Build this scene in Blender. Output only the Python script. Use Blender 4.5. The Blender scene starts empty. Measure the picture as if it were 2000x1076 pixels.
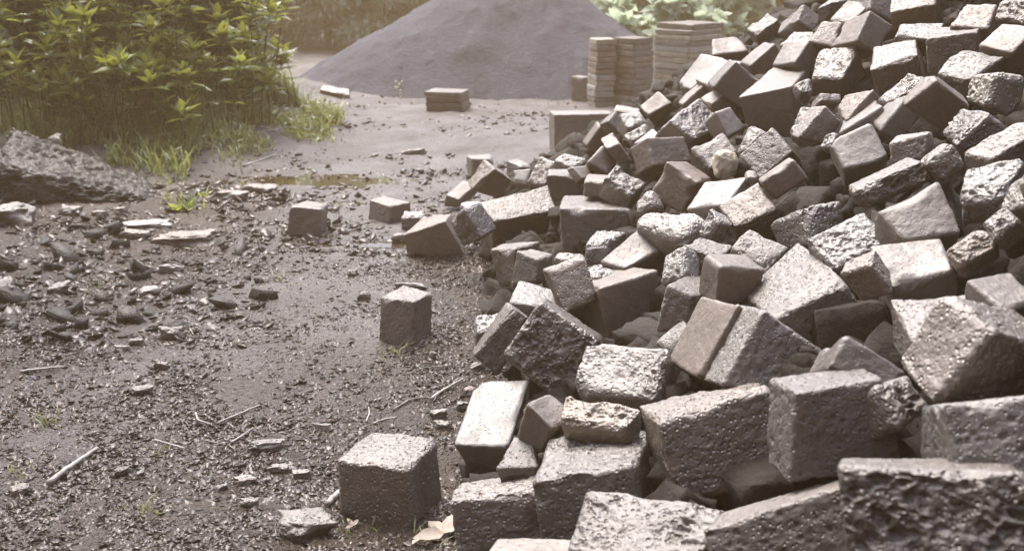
# corner points of every block in millimetres, read off the photograph by matching boxes to it
BLOCKS = [
 ('T1','m','n',66,[1278,6074,1067,1238,6159,1096,1398,6097,1145,1353,6184,1181,1318,6116,1000,1277,6203,1031,1434,6141,1085,1393,6227,1116],"small block at the far left end of the heap's skyline"),
 ('T2','m','n',90,[1420,5774,1158,1355,5941,1081,1454,5835,1238,1386,5994,1133,1496,5779,1109,1446,5939,1007,1576,5834,1165,1492,5996,1073],"block with a bright sloping left face on the heap's skyline under the shrubs"),
 ('T3','m','n',68,[1535,5639,1252,1481,5689,1222,1675,5739,1265,1625,5808,1300,1541,5656,1158,1495,5713,1149,1677,5758,1173,1635,5822,1192],'block cut by the top edge of the photo, farthest left of those'),
 ('T4','m','n',83,[1438,5291,1189,1530,5347,1275,1496,5156,1187,1616,5213,1281,1497,5324,1089,1603,5380,1179,1568,5189,1091,1674,5246,1181],'grey porous block leaning just behind the block with the large white slanting face'),
 ('T5','m','n',67,[1577,5156,1244,1597,5220,1352,1691,5174,1193,1721,5245,1327,1541,5254,1189,1567,5321,1309,1660,5275,1152,1685,5342,1272],'grey block face half hidden at the top edge behind two whiter blocks'),
 ('T6','s','n',115,[1475,4806,1261,1585,4816,1195,1413,4755,1137,1516,4768,1079,1425,4988,1201,1533,5001,1144,1362,4943,1099,1469,4953,1029],'large block with a white slanting left face above the cratered block'),
 ('T7','r','n',104,[1350,4684,992,1246,4781,984,1447,4813,1122,1297,4907,1105,1381,4746,910,1263,4843,902,1505,4858,980,1359,4962,1000],'deeply cratered block lying above a terracotta brick'),
 ('T8','m','n',63,[1319,5175,1101,1391,5221,1193,1418,5094,1083,1460,5145,1192,1384,5241,1032,1440,5290,1132,1467,5162,1023,1524,5211,1123],'grey block with a patch of big holes left of the large slanting white face'),
 ('T9','s','n',70,[1174,5217,991,1243,5281,1095,1247,5094,1016,1326,5156,1112,1241,5248,925,1314,5310,1024,1318,5124,947,1390,5186,1045],"smooth block with a clean white diamond face near the heap's left skyline"),
 ('T10','r','n',72,[1224,5357,1074,1316,5437,1135,1350,5264,1072,1401,5347,1141,1271,5396,984,1341,5477,1049,1375,5304,986,1446,5385,1050],'rounded dull block wedged behind the clean white diamond face'),
 ('T12','s','n',126,[969,4895,889,1236,5306,1013,1180,4808,952,1337,5194,987,1036,4919,694,1241,5317,772,1213,4823,722,1418,5220,800],'block with a pale flat top and a plain brown front, upper left of the heap'),
 ('T13','r','n',36,[1134,4612,979,1206,4630,1011,1157,4571,960,1208,4574,937,1136,4658,947,1197,4668,952,1148,4609,901,1209,4620,906],'small jagged shard stuck left of the deeply cratered block'),
 ('T14','m','n',91,[1582,4889,1243,1616,4987,1323,1745,4810,1285,1788,4899,1335,1618,4939,1163,1656,5032,1227,1784,4854,1188,1821,4947,1252],"wide flat topped block cut by the top edge at the heap's upper right"),
 ('T15','m','n',95,[1472,4478,1175,1507,4543,1232,1580,4377,1172,1657,4443,1230,1496,4519,1100,1552,4584,1157,1618,4418,1096,1674,4483,1153],'dull grey flat block right of the large slanting white face'),
 ('T16','m','n',96,[1350,4345,1058,1404,4504,1136,1505,4280,1126,1544,4430,1173,1401,4375,954,1449,4529,1016,1554,4306,1010,1602,4460,1071],'block with a rounded white upper face directly right of the deeply cratered block'),
 ('T17','m','n',104,[1489,4180,1190,1580,4337,1219,1641,4096,1221,1719,4249,1235,1511,4183,1061,1600,4339,1086,1663,4100,1097,1748,4253,1112],'brown fronted block with a thin broken bright top, upper right'),
 ('T18','m','n',89,[1589,4230,1231,1681,4324,1310,1702,4148,1227,1765,4244,1311,1627,4274,1148,1704,4369,1229,1730,4193,1146,1807,4287,1226],'light grey tilted block standing on the brown fronted block, upper right'),
 ('T19','s','n',108,[1512,3759,1202,1609,3820,1267,1586,3659,1182,1684,3724,1262,1545,3796,1122,1643,3859,1194,1620,3698,1107,1717,3761,1178],'flat topped block with a dark nick in its face, at the right edge'),
 ('T20','m','n',127,[1376,3726,1114,1466,3791,1207,1433,3617,1098,1578,3678,1174,1404,3771,1032,1522,3833,1115,1478,3661,1009,1597,3723,1091],'rough grey diamond faced block in front of the nicked block'),
 ('T21','r','t',127,[1410,3401,1040,1394,3563,1052,1434,3411,1154,1423,3563,1129,1518,3406,1005,1502,3566,1007,1542,3422,1139,1530,3575,1116],'yellowish pale faced block with a scratched arc and a craggy right side'),
 ('T22','r','n',86,[1657,4009,1271,1683,4043,1336,1733,3911,1258,1786,3953,1351,1711,4064,1206,1751,4102,1286,1800,3970,1207,1840,4008,1286],'craggy block filling the top right corner of the photo'),
 ('T26','r','n',95,[1228,3882,1006,1351,3915,1105,1258,3779,1019,1372,3806,1096,1294,3897,922,1412,3927,1010,1320,3792,924,1438,3822,1012],'long craggy block leaning left of the big black pentagonal face'),
 ('T27','s','n',127,[1192,3481,1041,1275,3447,1122,1319,3481,962,1391,3446,1039,1217,3569,1048,1286,3540,1147,1333,3569,969,1402,3538,1061],'large block with a plain dark face and bright upper left rim below the rough diamond'),
 ('T28','s','w',84,[1094,3821,901,1150,3962,925,1231,3786,1003,1246,3921,1004,1173,3814,814,1208,3951,826,1290,3776,904,1325,3913,917],'whitest narrow slab lying on top of the large square grey face'),
 ('T29','s','w',89,[1198,3707,927,1201,3823,946,1295,3728,1049,1269,3829,1018,1269,3714,885,1258,3823,879,1351,3728,981,1340,3837,976],'white faced block right of and touching the whitest narrow slab'),
 ('T31','m','n',71,[1150,4054,951,1178,4062,1003,1136,3894,932,1241,3919,1043,1212,4058,867,1280,4075,949,1237,3906,878,1304,3923,960],'rounded grey block end below the terracotta brick'),
 ('T32','m','b',59,[1154,4284,985,1240,4291,982,1146,4259,951,1232,4268,952,1138,4361,929,1226,4368,926,1141,4337,897,1226,4343,892],'terracotta brown brick wedged under the deeply cratered block'),
 ('T34','r','n',58,[1013,4217,836,1077,4255,938,1034,4130,858,1111,4164,944,1081,4231,782,1151,4267,876,1108,4142,796,1179,4177,890],'pitted bright block left of the dark one with the shining edge'),
 ('T35','m','n',93,[993,3962,862,1094,3979,979,1100,3963,842,1154,3968,918,1011,4109,853,1081,4122,958,1091,4101,804,1160,4115,907],'dark faced block with a long shining upper left edge below the brick'),
 ('T36','r','n',37,[1027,3783,853,1042,3820,903,1054,3739,875,1079,3775,923,1066,3799,825,1085,3836,874,1097,3755,846,1117,3791,895],'small bright broken piece at the left corner of the large square grey face'),
 ('A1','s','n',67,[1044,6027,967,1061,6146,1044,1239,6032,990,1199,6149,1058,1068,6091,868,1058,6208,940,1234,6095,887,1223,6212,959],"pale block at the left end of the heap's top beside the slab stack"),
 ('A2','s','n',87,[837,5849,836,964,5896,991,879,5663,833,1050,5709,983,941,5893,711,1091,5939,864,1005,5706,705,1155,5752,858],'light block face overhanging in front of the wide slab stack'),
 ('A3','s','n',87,[894,5623,886,1031,5671,984,955,5460,862,1105,5516,988,972,5663,756,1115,5715,868,1039,5504,746,1182,5556,858],'smooth grey slab tucked behind the light block near the wide slab stack'),
 ('A4','s','n',102,[1020,5253,1012,1149,5248,910,916,5249,889,1054,5245,791,1021,5437,1000,1151,5433,901,922,5437,891,1054,5430,781],'large brown square face with a bright left rim left of the pale flat top'),
 ('A5','s','n',85,[1139,5536,960,1119,5682,965,1261,5549,1065,1241,5696,1074,1214,5554,895,1193,5696,887,1323,5562,984,1309,5708,990],'block with a bright slanted top strip just below the left skyline'),
 ('A6','s','n',66,[906,5259,807,886,5396,825,993,5273,861,972,5407,873,952,5275,743,928,5409,753,1036,5286,791,1012,5420,801],'small block with a white lid like top right of the cratered face'),
 ('A7','s','n',61,[824,5551,772,811,5646,773,929,5559,865,928,5655,873,877,5557,712,870,5652,713,986,5565,806,978,5659,807],'narrow leaning block with a white strip face behind the cratered face'),
 ('A8','s','n',69,[686,5766,689,653,5857,724,806,5771,755,745,5866,805,742,5811,617,694,5906,666,840,5826,717,795,5916,750],'light grey block with two pale faces at the foot of the wide slab stack'),
 ('A9','r','n',123,[694,5058,769,875,5268,851,823,5005,698,977,5201,736,639,5147,679,806,5349,735,751,5083,572,919,5285,628],'block with a deeply cratered tilted face, nearest to the big brown box block'),
 ('A10','s','n',56,[850,4768,849,926,4819,863,903,4724,746,985,4781,779,813,4843,789,892,4897,813,869,4802,696,948,4856,720],'small grey block with a curved notched edge right of the cratered face'),
 ('M1','s','n',111,[986,3528,924,1115,3525,989,1017,3442,849,1152,3431,884,1018,3611,864,1148,3604,914,1049,3520,772,1179,3513,823],'large square light grey face in the middle right of the heap'),
 ('M2','m','n',77,[1079,3244,965,1182,3199,1008,1089,3237,905,1172,3186,924,1127,3334,974,1219,3283,993,1137,3324,900,1231,3273,921],'brown faced porous block right of the large square grey face'),
 ('M3','r','n',122,[1248,3184,970,1267,3367,978,1326,3187,1072,1326,3363,1053,1333,3178,911,1341,3357,902,1409,3179,1006,1418,3358,996],'long craggy block with a bright pitted face under the yellowish block'),
 ('M4','m','n',155,[1160,2910,995,1320,2985,1076,1202,2821,995,1366,2893,1068,1192,2930,906,1355,3003,981,1234,2840,903,1397,2913,978],'light porous pointed block at the right edge above the holey white one'),
 ('M5','r','w',130,[1082,2728,921,1146,2847,973,1160,2646,949,1265,2769,1018,1115,2741,828,1203,2862,888,1205,2660,859,1294,2781,918],'white block with rows of large holes at the right edge'),
 ('M6','r','t',85,[1111,2566,919,1153,2615,981,1153,2486,948,1175,2541,1034,1187,2574,876,1219,2627,950,1219,2497,916,1251,2550,990],'rough rock with a tan ridge against the right edge'),
 ('M7','r','n',162,[917,3041,867,1104,3029,955,973,3031,817,1139,3019,902,948,3188,850,1124,3177,941,981,3175,788,1155,3164,880],'long dark craggy block with a bright top strip left of centre right'),
 ('M8','r','n',90,[1085,2984,952,1162,2979,1015,1145,2973,903,1202,2963,947,1107,3072,950,1173,3064,1005,1156,3059,890,1221,3051,945],'dark craggy block right behind the long one with a bright top strip'),
 ('M9','s','n',155,[893,2731,878,1051,2752,958,942,2650,822,1079,2653,845,925,2834,798,1071,2846,850,962,2744,713,1109,2756,765],'large smooth light block resting on the whitest broad face'),
 ('M10','s','w',163,[876,2510,752,854,2642,820,1018,2508,796,1021,2633,837,900,2552,663,889,2681,716,1049,2549,701,1038,2677,754],'block with the broadest smooth white top, right side of the heap'),
 ('M11','r','n',110,[1008,2454,827,979,2512,842,1098,2470,868,1074,2533,901,1028,2482,773,1003,2543,798,1119,2501,822,1094,2562,847],'bluish craggy rock right of the broadest white top'),
 ('M12','r','n',73,[1046,2495,909,1092,2480,955,1057,2432,878,1103,2421,936,1096,2519,868,1142,2505,920,1107,2458,843,1153,2445,895],'craggy grey rock below the tan ridged one at right'),
 ('M13','s','n',147,[995,2188,797,950,2284,835,1101,2234,818,1062,2325,842,994,2220,710,952,2313,741,1102,2263,724,1060,2356,755],'pale block fading into shade at the right edge below the bluish rock'),
 ('M14','r','w',167,[833,2820,707,781,2952,761,992,2856,781,943,2985,825,867,2871,612,817,3000,659,1025,2906,683,976,3035,730],'craggy white topped block left of the broadest white top'),
 ('M15','m','n',102,[759,2552,771,819,2504,806,820,2553,698,880,2506,736,787,2605,787,846,2560,832,844,2607,714,902,2561,759],'dark rough block under the craggy white topped one'),
 ('M16','r','n',136,[838,3240,779,782,3400,690,972,3279,796,911,3443,717,862,3200,672,820,3364,596,983,3240,693,941,3404,617],'block with a finely speckled left face and a black right face, mid heap'),
 ('M17','m','n',107,[717,3562,641,681,3675,683,853,3569,701,808,3690,768,771,3626,532,731,3743,587,902,3637,604,862,3754,659],'light grey pitted diamond face left of the speckled block'),
 ('M18','m','n',106,[624,3154,688,690,3212,723,711,3075,632,789,3138,684,625,3214,591,697,3275,635,718,3137,544,790,3198,588],'brownish grey tilted face above the biggest pitted block'),
 ('M19','m','n',237,[659,2728,603,639,3027,578,843,2746,698,793,3060,727,753,2738,442,718,3045,443,932,2758,545,897,3065,546],'biggest pitted light faced block in the middle of the heap'),
 ('M20','s','n',147,[473,2720,449,419,2909,426,580,2780,625,514,2965,591,611,2750,361,552,2938,333,712,2808,533,653,2996,504],'grey broken slab leaning against the tan faced block, lower middle'),
 ('M21','m','t',239,[505,2581,483,479,2796,422,613,2646,661,590,2861,604,641,2586,442,623,2790,344,774,2629,546,731,2849,503],'block with a pale tan streaked face and black right side, lower middle'),
 ('N1','s','n',113,[578,4879,718,761,5001,706,606,4822,607,794,4946,602,515,4967,659,700,5090,650,548,4910,546,732,5032,536],'grey block with a tan left side above the smooth dark brown one'),
 ('N2','s','n',120,[595,4337,715,710,4259,647,528,4348,565,654,4277,522,697,4498,687,798,4422,626,629,4512,548,743,4437,490],'smooth dark brown diamond faced block in the middle of the heap'),
 ('N3','m','n',87,[786,4453,664,712,4533,734,900,4499,725,855,4578,790,790,4541,572,730,4621,640,918,4587,630,858,4666,699],'grey pored face behind the cream cobble'),
 ('N5','s','w',111,[611,3911,620,690,4021,699,727,3787,665,818,3896,742,677,3938,508,761,4048,585,798,3814,551,883,3923,629],'white flat block right of the smooth dark brown diamond'),
 ('N6','m','n',99,[890,4031,705,829,4128,772,1002,4017,806,943,4118,886,968,4132,630,908,4230,704,1081,4120,737,1021,4218,812],'mauve grey rough square face right of the cream cobble'),
 ('N7','s','n',92,[804,3629,773,906,3624,850,854,3617,715,957,3610,787,820,3736,763,921,3731,840,869,3723,699,969,3718,777],'dull mauve block with a bright rim below the mauve square face'),
 ('N9','r','n',58,[856,4346,740,911,4387,858,889,4272,766,954,4301,844,925,4379,697,984,4413,794,963,4299,702,1022,4333,800],'narrow crumbled white block left of the mauve square face'),
 ('N10','r','w',58,[530,5725,710,651,5766,719,579,5636,640,688,5683,666,524,5780,621,639,5824,638,567,5694,559,682,5739,577],'crumbly white lump just right of the big brown box block'),
 ('N11','r','w',49,[516,5434,642,639,5396,724,561,5370,604,607,5320,646,601,5487,599,685,5443,661,607,5417,540,691,5373,603],'hollow white lump above the grey block with a tan side'),
 ('N12','s','w',50,[559,5248,631,659,5303,703,621,5184,657,684,5223,674,598,5271,572,678,5318,615,641,5200,570,721,5246,614],'small white flat piece on the grey block with a tan side'),
 ('N13','m','n',60,[430,5264,607,502,5264,634,506,5274,521,568,5271,540,426,5481,619,487,5482,651,489,5485,515,548,5488,552],'light brown block with a pitted top in front of the big brown box block'),
 ('N14','s','n',56,[351,5293,535,433,5354,611,456,5278,479,501,5331,528,335,5386,486,399,5442,549,422,5366,416,485,5423,479],'small dull brown square face among the first low blocks'),
 ('N15','s','n',54,[388,5934,506,367,6019,509,462,5937,611,448,6026,627,449,5951,462,432,6037,471,524,5955,572,507,6042,580],'narrow leaning block with a white rim against the big brown box block'),
 ('N16','s','n',42,[490,5835,649,539,5891,702,551,5835,589,598,5882,608,448,5902,621,497,5953,657,509,5898,545,557,5949,580],'brown triangular face at the right corner of the big brown box block'),
 ('N17','s','w',50,[531,5967,687,554,6038,709,675,5949,675,676,6019,694,534,5989,618,546,6059,639,664,5971,604,676,6041,626],"thin white slab end beside the big brown box block's top"),
 ('L1','s','n',55,[-273,7689,125,-316,7803,126,-120,7739,112,-153,7859,130,-274,7690,-7,-317,7803,-15,-120,7746,0,-158,7859,-5],'small square block standing at the far left tip of the heap'),
 ('L2','m','n',80,[-233,6185,218,-91,6185,339,-68,6264,144,1,6261,256,-251,6290,242,-159,6293,374,-129,6365,155,-37,6368,288],'dark block with a bright slanting rim in front of the square block at the tip'),
 ('L3','m','n',53,[53,6385,315,-35,6475,334,134,6456,305,35,6548,331,35,6392,234,-36,6479,243,115,6463,224,30,6552,241],'small grey block with a white lid right of the square block at the tip'),
 ('L4','s','w',33,[4,5934,317,7,5979,368,78,5908,304,102,5961,381,14,5988,265,27,6037,328,97,5966,265,110,6014,328],"small white tile like piece at the heap's left tip"),
 ('L5','r','n',57,[70,5769,343,142,5829,480,160,5690,341,229,5744,458,137,5851,276,207,5908,402,225,5769,264,295,5826,390],'spongy grey lump above the big grey topped block'),
 ('L6','s','n',66,[151,5267,484,322,5246,472,189,5279,346,320,5266,362,170,5376,487,326,5361,498,184,5392,363,336,5377,374],'dark square face behind the big grey topped block'),
 ('L7','r','w',66,[206,5696,477,260,5780,507,303,5610,456,391,5694,485,203,5727,378,274,5812,409,316,5641,357,386,5726,387],'jagged cream lump below the big brown box block'),
 ('L8','s','n',77,[283,5266,520,410,5408,507,333,5224,472,456,5366,458,251,5293,507,382,5431,478,298,5245,435,424,5385,417],'flat dark block with a white knife edge below the jagged cream lump'),
 ('L9','m','n',57,[316,4917,520,436,4893,532,312,4915,448,449,4888,449,342,5064,526,470,5036,524,344,5057,438,472,5031,443],'light grey porous front face right of the dark square face'),
 ('L10','r','n',80,[393,4799,562,462,4890,605,515,4739,487,588,4830,531,365,4870,457,435,4962,501,488,4810,383,559,4902,427],'dark pitted block left of the grey block with a tan side'),
 ('L11','m','n',143,[-90,5377,231,-161,5530,294,233,5490,264,182,5652,359,-98,5486,0,-162,5631,40,239,5600,37,174,5753,103],"big block with a broad grey pored top leading the heap's left edge"),
 ('L12','m','n',132,[201,4719,443,228,5063,430,508,4712,442,484,5055,426,215,4707,209,219,5050,193,508,4704,221,512,5047,206],'wide black fronted block with a bright flat top'),
 ('L13','r','n',58,[168,4259,380,280,4219,388,156,4203,359,243,4160,356,186,4284,321,284,4242,323,162,4226,295,260,4185,297],'small dark lump under the wide black fronted block'),
 ('L14','m','n',95,[-98,4837,231,-66,4964,229,14,4761,258,132,4889,260,-62,4824,66,-12,4950,61,5,4744,80,115,4873,81],'upright dark block below the big grey pored top'),
 ('L15','m','t',66,[19,4417,337,108,4370,313,-7,4395,199,97,4362,225,80,4565,308,173,4521,296,64,4547,187,159,4505,181],'small olive tan grainy block with a white top'),
 ('L16','r','w',82,[279,4229,418,333,4402,433,364,4187,439,455,4355,435,274,4229,324,353,4398,326,371,4184,333,450,4353,335],'crumbly bright block in front of the wide black fronted block'),
 ('L17','s','n',117,[391,3803,436,309,3890,436,536,3873,486,477,3981,556,418,3867,293,348,3964,329,573,3947,377,503,4045,413],'smooth light slanting face right of the crumbly bright block'),
 ('L18','m','n',80,[148,4074,290,214,4087,317,94,3664,475,244,3684,527,186,4003,143,299,4019,184,175,3596,339,287,3612,381],'light angular piece left of the smooth slanting face'),
 ('L19','r','w',102,[212,3846,403,303,3954,418,295,3754,422,412,3860,432,219,3843,306,325,3949,316,310,3750,322,416,3856,332],'flaky bright topped piece over the tall black sided block'),
 ('L20','m','w',128,[-11,3923,276,25,4090,313,186,3877,266,234,4034,267,-29,3937,204,19,4099,222,172,3888,182,220,4048,194],'white crackled flat block left of the tall black sided block'),
 ('L21','s','n',151,[288,3612,418,222,3762,387,502,3711,461,402,3860,429,324,3606,222,254,3763,215,495,3692,219,434,3852,222],'tall block with white top, pitted left side and black front'),
 ('L23','m','n',122,[541,3146,529,450,3183,563,648,3501,512,606,3528,510,509,3150,435,419,3171,412,642,3494,379,566,3525,391],'brown fronted block with a white triangular top right of the tall black one'),
 ('L24','m','n',95,[645,3400,578,531,3477,608,702,3500,598,607,3571,606,641,3411,503,537,3482,509,707,3508,512,603,3579,518],'block with a pale speckled lid and brown front, centre'),
 ('L25','r','w',72,[456,3418,493,484,3491,567,522,3354,533,531,3430,619,527,3446,449,545,3520,528,583,3384,494,601,3458,574],'crumbling white block left of the pale speckled lid'),
 ('L26','r','w',142,[422,3979,554,474,4027,596,541,3687,580,662,3744,652,478,3998,427,564,4051,487,629,3709,466,715,3762,526],'white shell like rock above the smooth slanting face'),
 ('L27','r','w',60,[604,3631,597,641,3626,699,616,3571,601,661,3555,660,663,3657,580,704,3646,660,680,3591,563,720,3580,642],'pointed white wedge right of the shell like rock'),
 ('L28','r','w',56,[470,4363,546,530,4323,623,477,4296,506,532,4250,562,535,4394,516,592,4352,581,539,4324,466,597,4281,531],'small white rough piece left of the smooth dark brown diamond'),
 ('L29','s','n',37,[-417,6721,4,-398,6703,83,-321,6685,5,-316,6661,62,-300,6922,69,-298,6901,135,-216,6880,48,-212,6860,118],'small brown stub at the outer left edge below the dark rimmed block'),
 ('L30','m','w',53,[-239,5702,226,-143,5744,249,-208,5696,104,-149,5737,121,-281,5812,231,-202,5848,232,-264,5802,96,-184,5840,105],'pale slab propped left of the big grey pored top'),
 ('L31','m','n',114,[-553,5571,112,-453,5735,179,-331,5487,207,-311,5634,217,-534,5600,-18,-439,5753,11,-237,5501,27,-220,5659,73],"large wedge shaped block with a white slanting top at the heap's left foot"),
 ('L35','r','n',70,[-297,5207,263,-228,5143,352,-241,5190,154,-126,5112,195,-236,5324,296,-145,5253,363,-158,5300,163,-66,5229,230],'dark craggy lump joining the wedge block and the pale slab'),
 ('L32','m','n',86,[-685,6279,105,-823,6399,118,-577,6399,103,-754,6520,119,-692,6285,-9,-834,6402,-4,-583,6407,-5,-743,6525,2],'brown cube on the open ground behind a smaller cube'),
 ('L33','r','n',50,[-617,6132,77,-605,6251,91,-480,6126,90,-483,6241,90,-616,6135,-5,-605,6254,6,-488,6130,14,-476,6245,13],'smallest cube on the open ground beside the wedge block'),
 ('L34','m','n',82,[-1026,5992,155,-1205,6008,168,-1023,6211,135,-1153,6228,152,-1040,5978,-7,-1223,5994,7,-1039,6197,-32,-1193,6214,-13],'lone cube farthest left on the open ground beside a puddle'),
 ('C2','m','n',126,[-376,4239,181,-523,4293,181,-319,4405,164,-444,4463,181,-388,4231,-16,-535,4285,-13,-328,4396,-35,-466,4453,-24],'lone cube with a pale rimmed top in the middle of the open ground'),
 ('C3','r','n',210,[-274,2785,168,-483,2860,159,-207,2982,170,-414,3057,159,-271,2778,-23,-484,2852,-35,-198,2968,-45,-411,3047,-44],'nearest lone cube with a craggy hollowed top, bottom centre'),
 ('F1','r','w',78,[-137,4008,129,-149,4134,164,-58,4009,155,-43,4130,172,-141,4031,33,-133,4155,59,-39,4028,44,-37,4151,70],"small bright crumbly block at the heap's lower left edge"),
 ('F2','m','n',126,[-135,3678,158,5,3722,321,-45,3669,84,60,3722,279,-144,3837,117,-20,3884,292,-66,3832,62,58,3880,238],'brown leaning slab left of the largest dark rough face'),
 ('F3','r','n',190,[271,3299,343,157,3261,145,85,3349,460,-37,3318,287,302,3534,280,179,3501,97,109,3585,402,-15,3552,220],"dark rough square face leaning at the heap's lower left"),
 ('F4','r','w',182,[149,2827,370,205,2946,469,373,2729,389,417,2848,487,193,2903,262,241,3022,359,412,2804,276,460,2923,373],'block with a bright cratered sponge like face, lower centre'),
 ('F5','s','w',163,[-173,3040,117,-112,3312,215,-8,3009,126,53,3282,225,-133,3071,27,-91,3344,127,-40,3040,36,45,3312,129],"smooth pale slab tilted on the gravel at the heap's lower left"),
 ('F6','s','n',96,[7,2765,261,36,2731,378,72,2716,235,106,2673,323,67,2839,277,98,2800,379,135,2786,236,166,2748,338],'small black faced piece right of the smooth pale slab'),
 ('F7','r','n',56,[39,2882,322,104,2927,317,93,2839,275,124,2885,273,19,2908,272,67,2954,269,56,2866,227,104,2911,224],'small bluish shard behind the smooth pale slab'),
 ('F8','r','o',153,[114,2650,360,137,2719,407,272,2558,377,323,2622,410,131,2688,284,167,2755,324,303,2593,290,338,2660,330],'ochre stained craggy block under the sponge like face'),
 ('F9','m','n',80,[-45,2661,224,5,2775,267,69,2648,236,56,2758,264,-21,2686,149,-2,2797,184,62,2671,153,81,2782,188],'grey triangular stone in front of the smooth pale slab'),
 ('F10','r','n',217,[44,2449,293,110,2789,299,289,2406,364,361,2727,304,74,2427,100,147,2757,71,317,2377,146,390,2707,118],'block with a deeply eroded bright top near the bottom centre'),
 ('F11','r','n',168,[-158,2558,185,-148,2742,148,66,2550,225,75,2738,201,-137,2533,42,-125,2719,11,84,2525,79,97,2711,49],'dark fronted block with a craggy narrow top beside the nearest lone cube'),
 ('F12','s','w',172,[-65,2221,220,-35,2321,222,137,2183,231,147,2284,237,-59,2224,177,-38,2322,177,135,2185,184,155,2284,187],'smooth pale slab cut by the bottom edge of the photo'),
 ('F13','r','n',300,[101,2072,299,152,2229,397,344,1933,374,436,2075,420,142,2123,163,213,2271,232,405,1975,209,476,2123,278],'large block with a big dark cavity in its face, bottom centre'),
 ('F14','r','n',287,[331,2409,462,305,2618,422,601,2441,535,602,2644,475,381,2366,275,371,2569,216,652,2389,319,644,2597,276],'large black fronted block with a craggy rim and tan left side'),
 ('F15','m','n',250,[537,2017,500,549,2045,678,776,2048,515,730,2077,697,528,2156,476,523,2185,658,742,2187,490,726,2215,671],'large block with a curved pitted left side and black front, lower right'),
 ('F16','s','n',168,[688,2225,739,817,2185,665,650,2193,671,755,2164,635,694,2417,631,809,2381,570,658,2390,577,770,2353,516],'block with a small grey lit corner and olive dark face, lower right'),
 ('F17','m','n',188,[827,2226,722,830,2387,762,990,2210,739,1006,2371,779,853,2256,615,855,2414,644,1007,2242,641,1019,2399,666],'brown grey flat topped block in the lower right'),
 ('F18','r','n',250,[772,1946,697,867,1919,845,989,2043,623,1043,2016,770,739,2072,735,809,2046,888,932,2169,662,1003,2143,815],'dark craggy folded face at the right edge, lower right'),
 ('F19','m','t',254,[723,1799,756,909,1776,789,750,1748,643,910,1715,642,789,2040,654,956,2014,677,780,1988,538,961,1959,551],'large dark block with a ribbed tan left side at the right edge'),
 ('F20','r','n',106,[700,2048,699,795,2128,689,746,2003,617,831,2090,634,656,2099,634,746,2182,637,698,2057,564,788,2140,568],'small faceted dark grey piece between two large lower right blocks'),
 ('F21','r','n',367,[530,1705,692,815,1627,712,548,1645,530,822,1570,563,594,1888,618,874,1813,650,598,1829,461,877,1754,494],'largest craggy block in the bottom right corner'),
 ('F22','m','n',283,[357,1923,452,426,2086,403,597,1863,575,657,2024,515,393,1863,325,461,2025,270,634,1796,422,701,1957,367],'wide block with a pale sloping rim at the bottom edge'),
 ('F23','r','n',65,[642,1871,600,700,1898,620,679,1841,604,703,1865,612,659,1880,565,699,1905,579,679,1849,562,720,1874,577],'small grey triangular shard perched on the largest craggy block'),
 ('F25','m','t',65,[403,3121,404,496,3133,470,450,3052,388,496,3068,467,467,3146,346,536,3160,418,491,3079,336,560,3093,408],'cream veined stone between the tall black block and the grey broken slab'),
 ('F27','s','n',92,[561,2956,678,694,2994,658,554,2965,550,675,3009,552,532,3055,686,659,3096,677,520,3067,569,647,3108,559],'black faced block behind the biggest pitted block'),
 ('B1','r','k',346,[-2947,6344,330,-3132,7089,464,-2102,6652,63,-2360,7355,49,-2947,6318,10,-3228,7063,140,-2079,6672,-99,-2393,7378,-100],'long rough boulder lying along the left edge below the grass'),
 ('B2','r','k',145,[-3180,6520,280,-2829,6662,321,-3226,6525,-48,-2856,6664,-18,-3373,7014,310,-3018,7144,306,-3380,7018,-23,-3020,7149,-23],'dark upright boulder cut by the left edge'),
 ('G1','m','n',132,[315,8551,305,287,8872,292,772,8582,308,768,8901,292,318,8536,-11,294,8854,-35,794,8565,-16,766,8885,-29],'big smooth brown box shaped block standing behind the heap'),
 ('G2','s','n',55,[731,11620,249,601,11715,254,816,11737,247,686,11831,252,735,11623,-10,610,11717,-6,816,11739,-14,687,11834,-8],'small upright block left of the slab stacks'),
 ('G3','r','n',62,[-1935,11480,50,-1911,11601,91,-1628,11481,-2,-1633,11602,45,-1943,11513,-1,-1932,11629,26,-1652,11507,-73,-1643,11627,-31],'low flat slab at the foot of the dark gravel heap'),
]
import bpy, math, random, json
import numpy as np
from mathutils import Vector, Matrix, Euler

random.seed(7); rng = np.random.default_rng(11)
C = bpy.context.scene.collection
scene = bpy.context.scene

# ------------------------------------------------------------------ camera
FPX, PITCH, CAMH = 2222.0, math.radians(16), 1.5
CAM = np.array([0, 0, CAMH])
RT = np.array([1.0, 0, 0]); UP = np.array([0, math.sin(PITCH), math.cos(PITCH)]); FW = np.array([0, math.cos(PITCH), -math.sin(PITCH)])
cd = bpy.data.cameras.new('camera'); cam = bpy.data.objects.new('camera', cd); C.objects.link(cam)
cam.location = (0, 0, CAMH); cam.rotation_euler = (math.radians(90) - PITCH, 0, 0)
cd.sensor_width = 36; cd.lens = FPX * 36 / 2000; cd.clip_start = 0.05; cd.clip_end = 900
cd.dof.use_dof = True; cd.dof.focus_distance = 3.7; cd.dof.aperture_fstop = 4.5
scene.camera = cam

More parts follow.
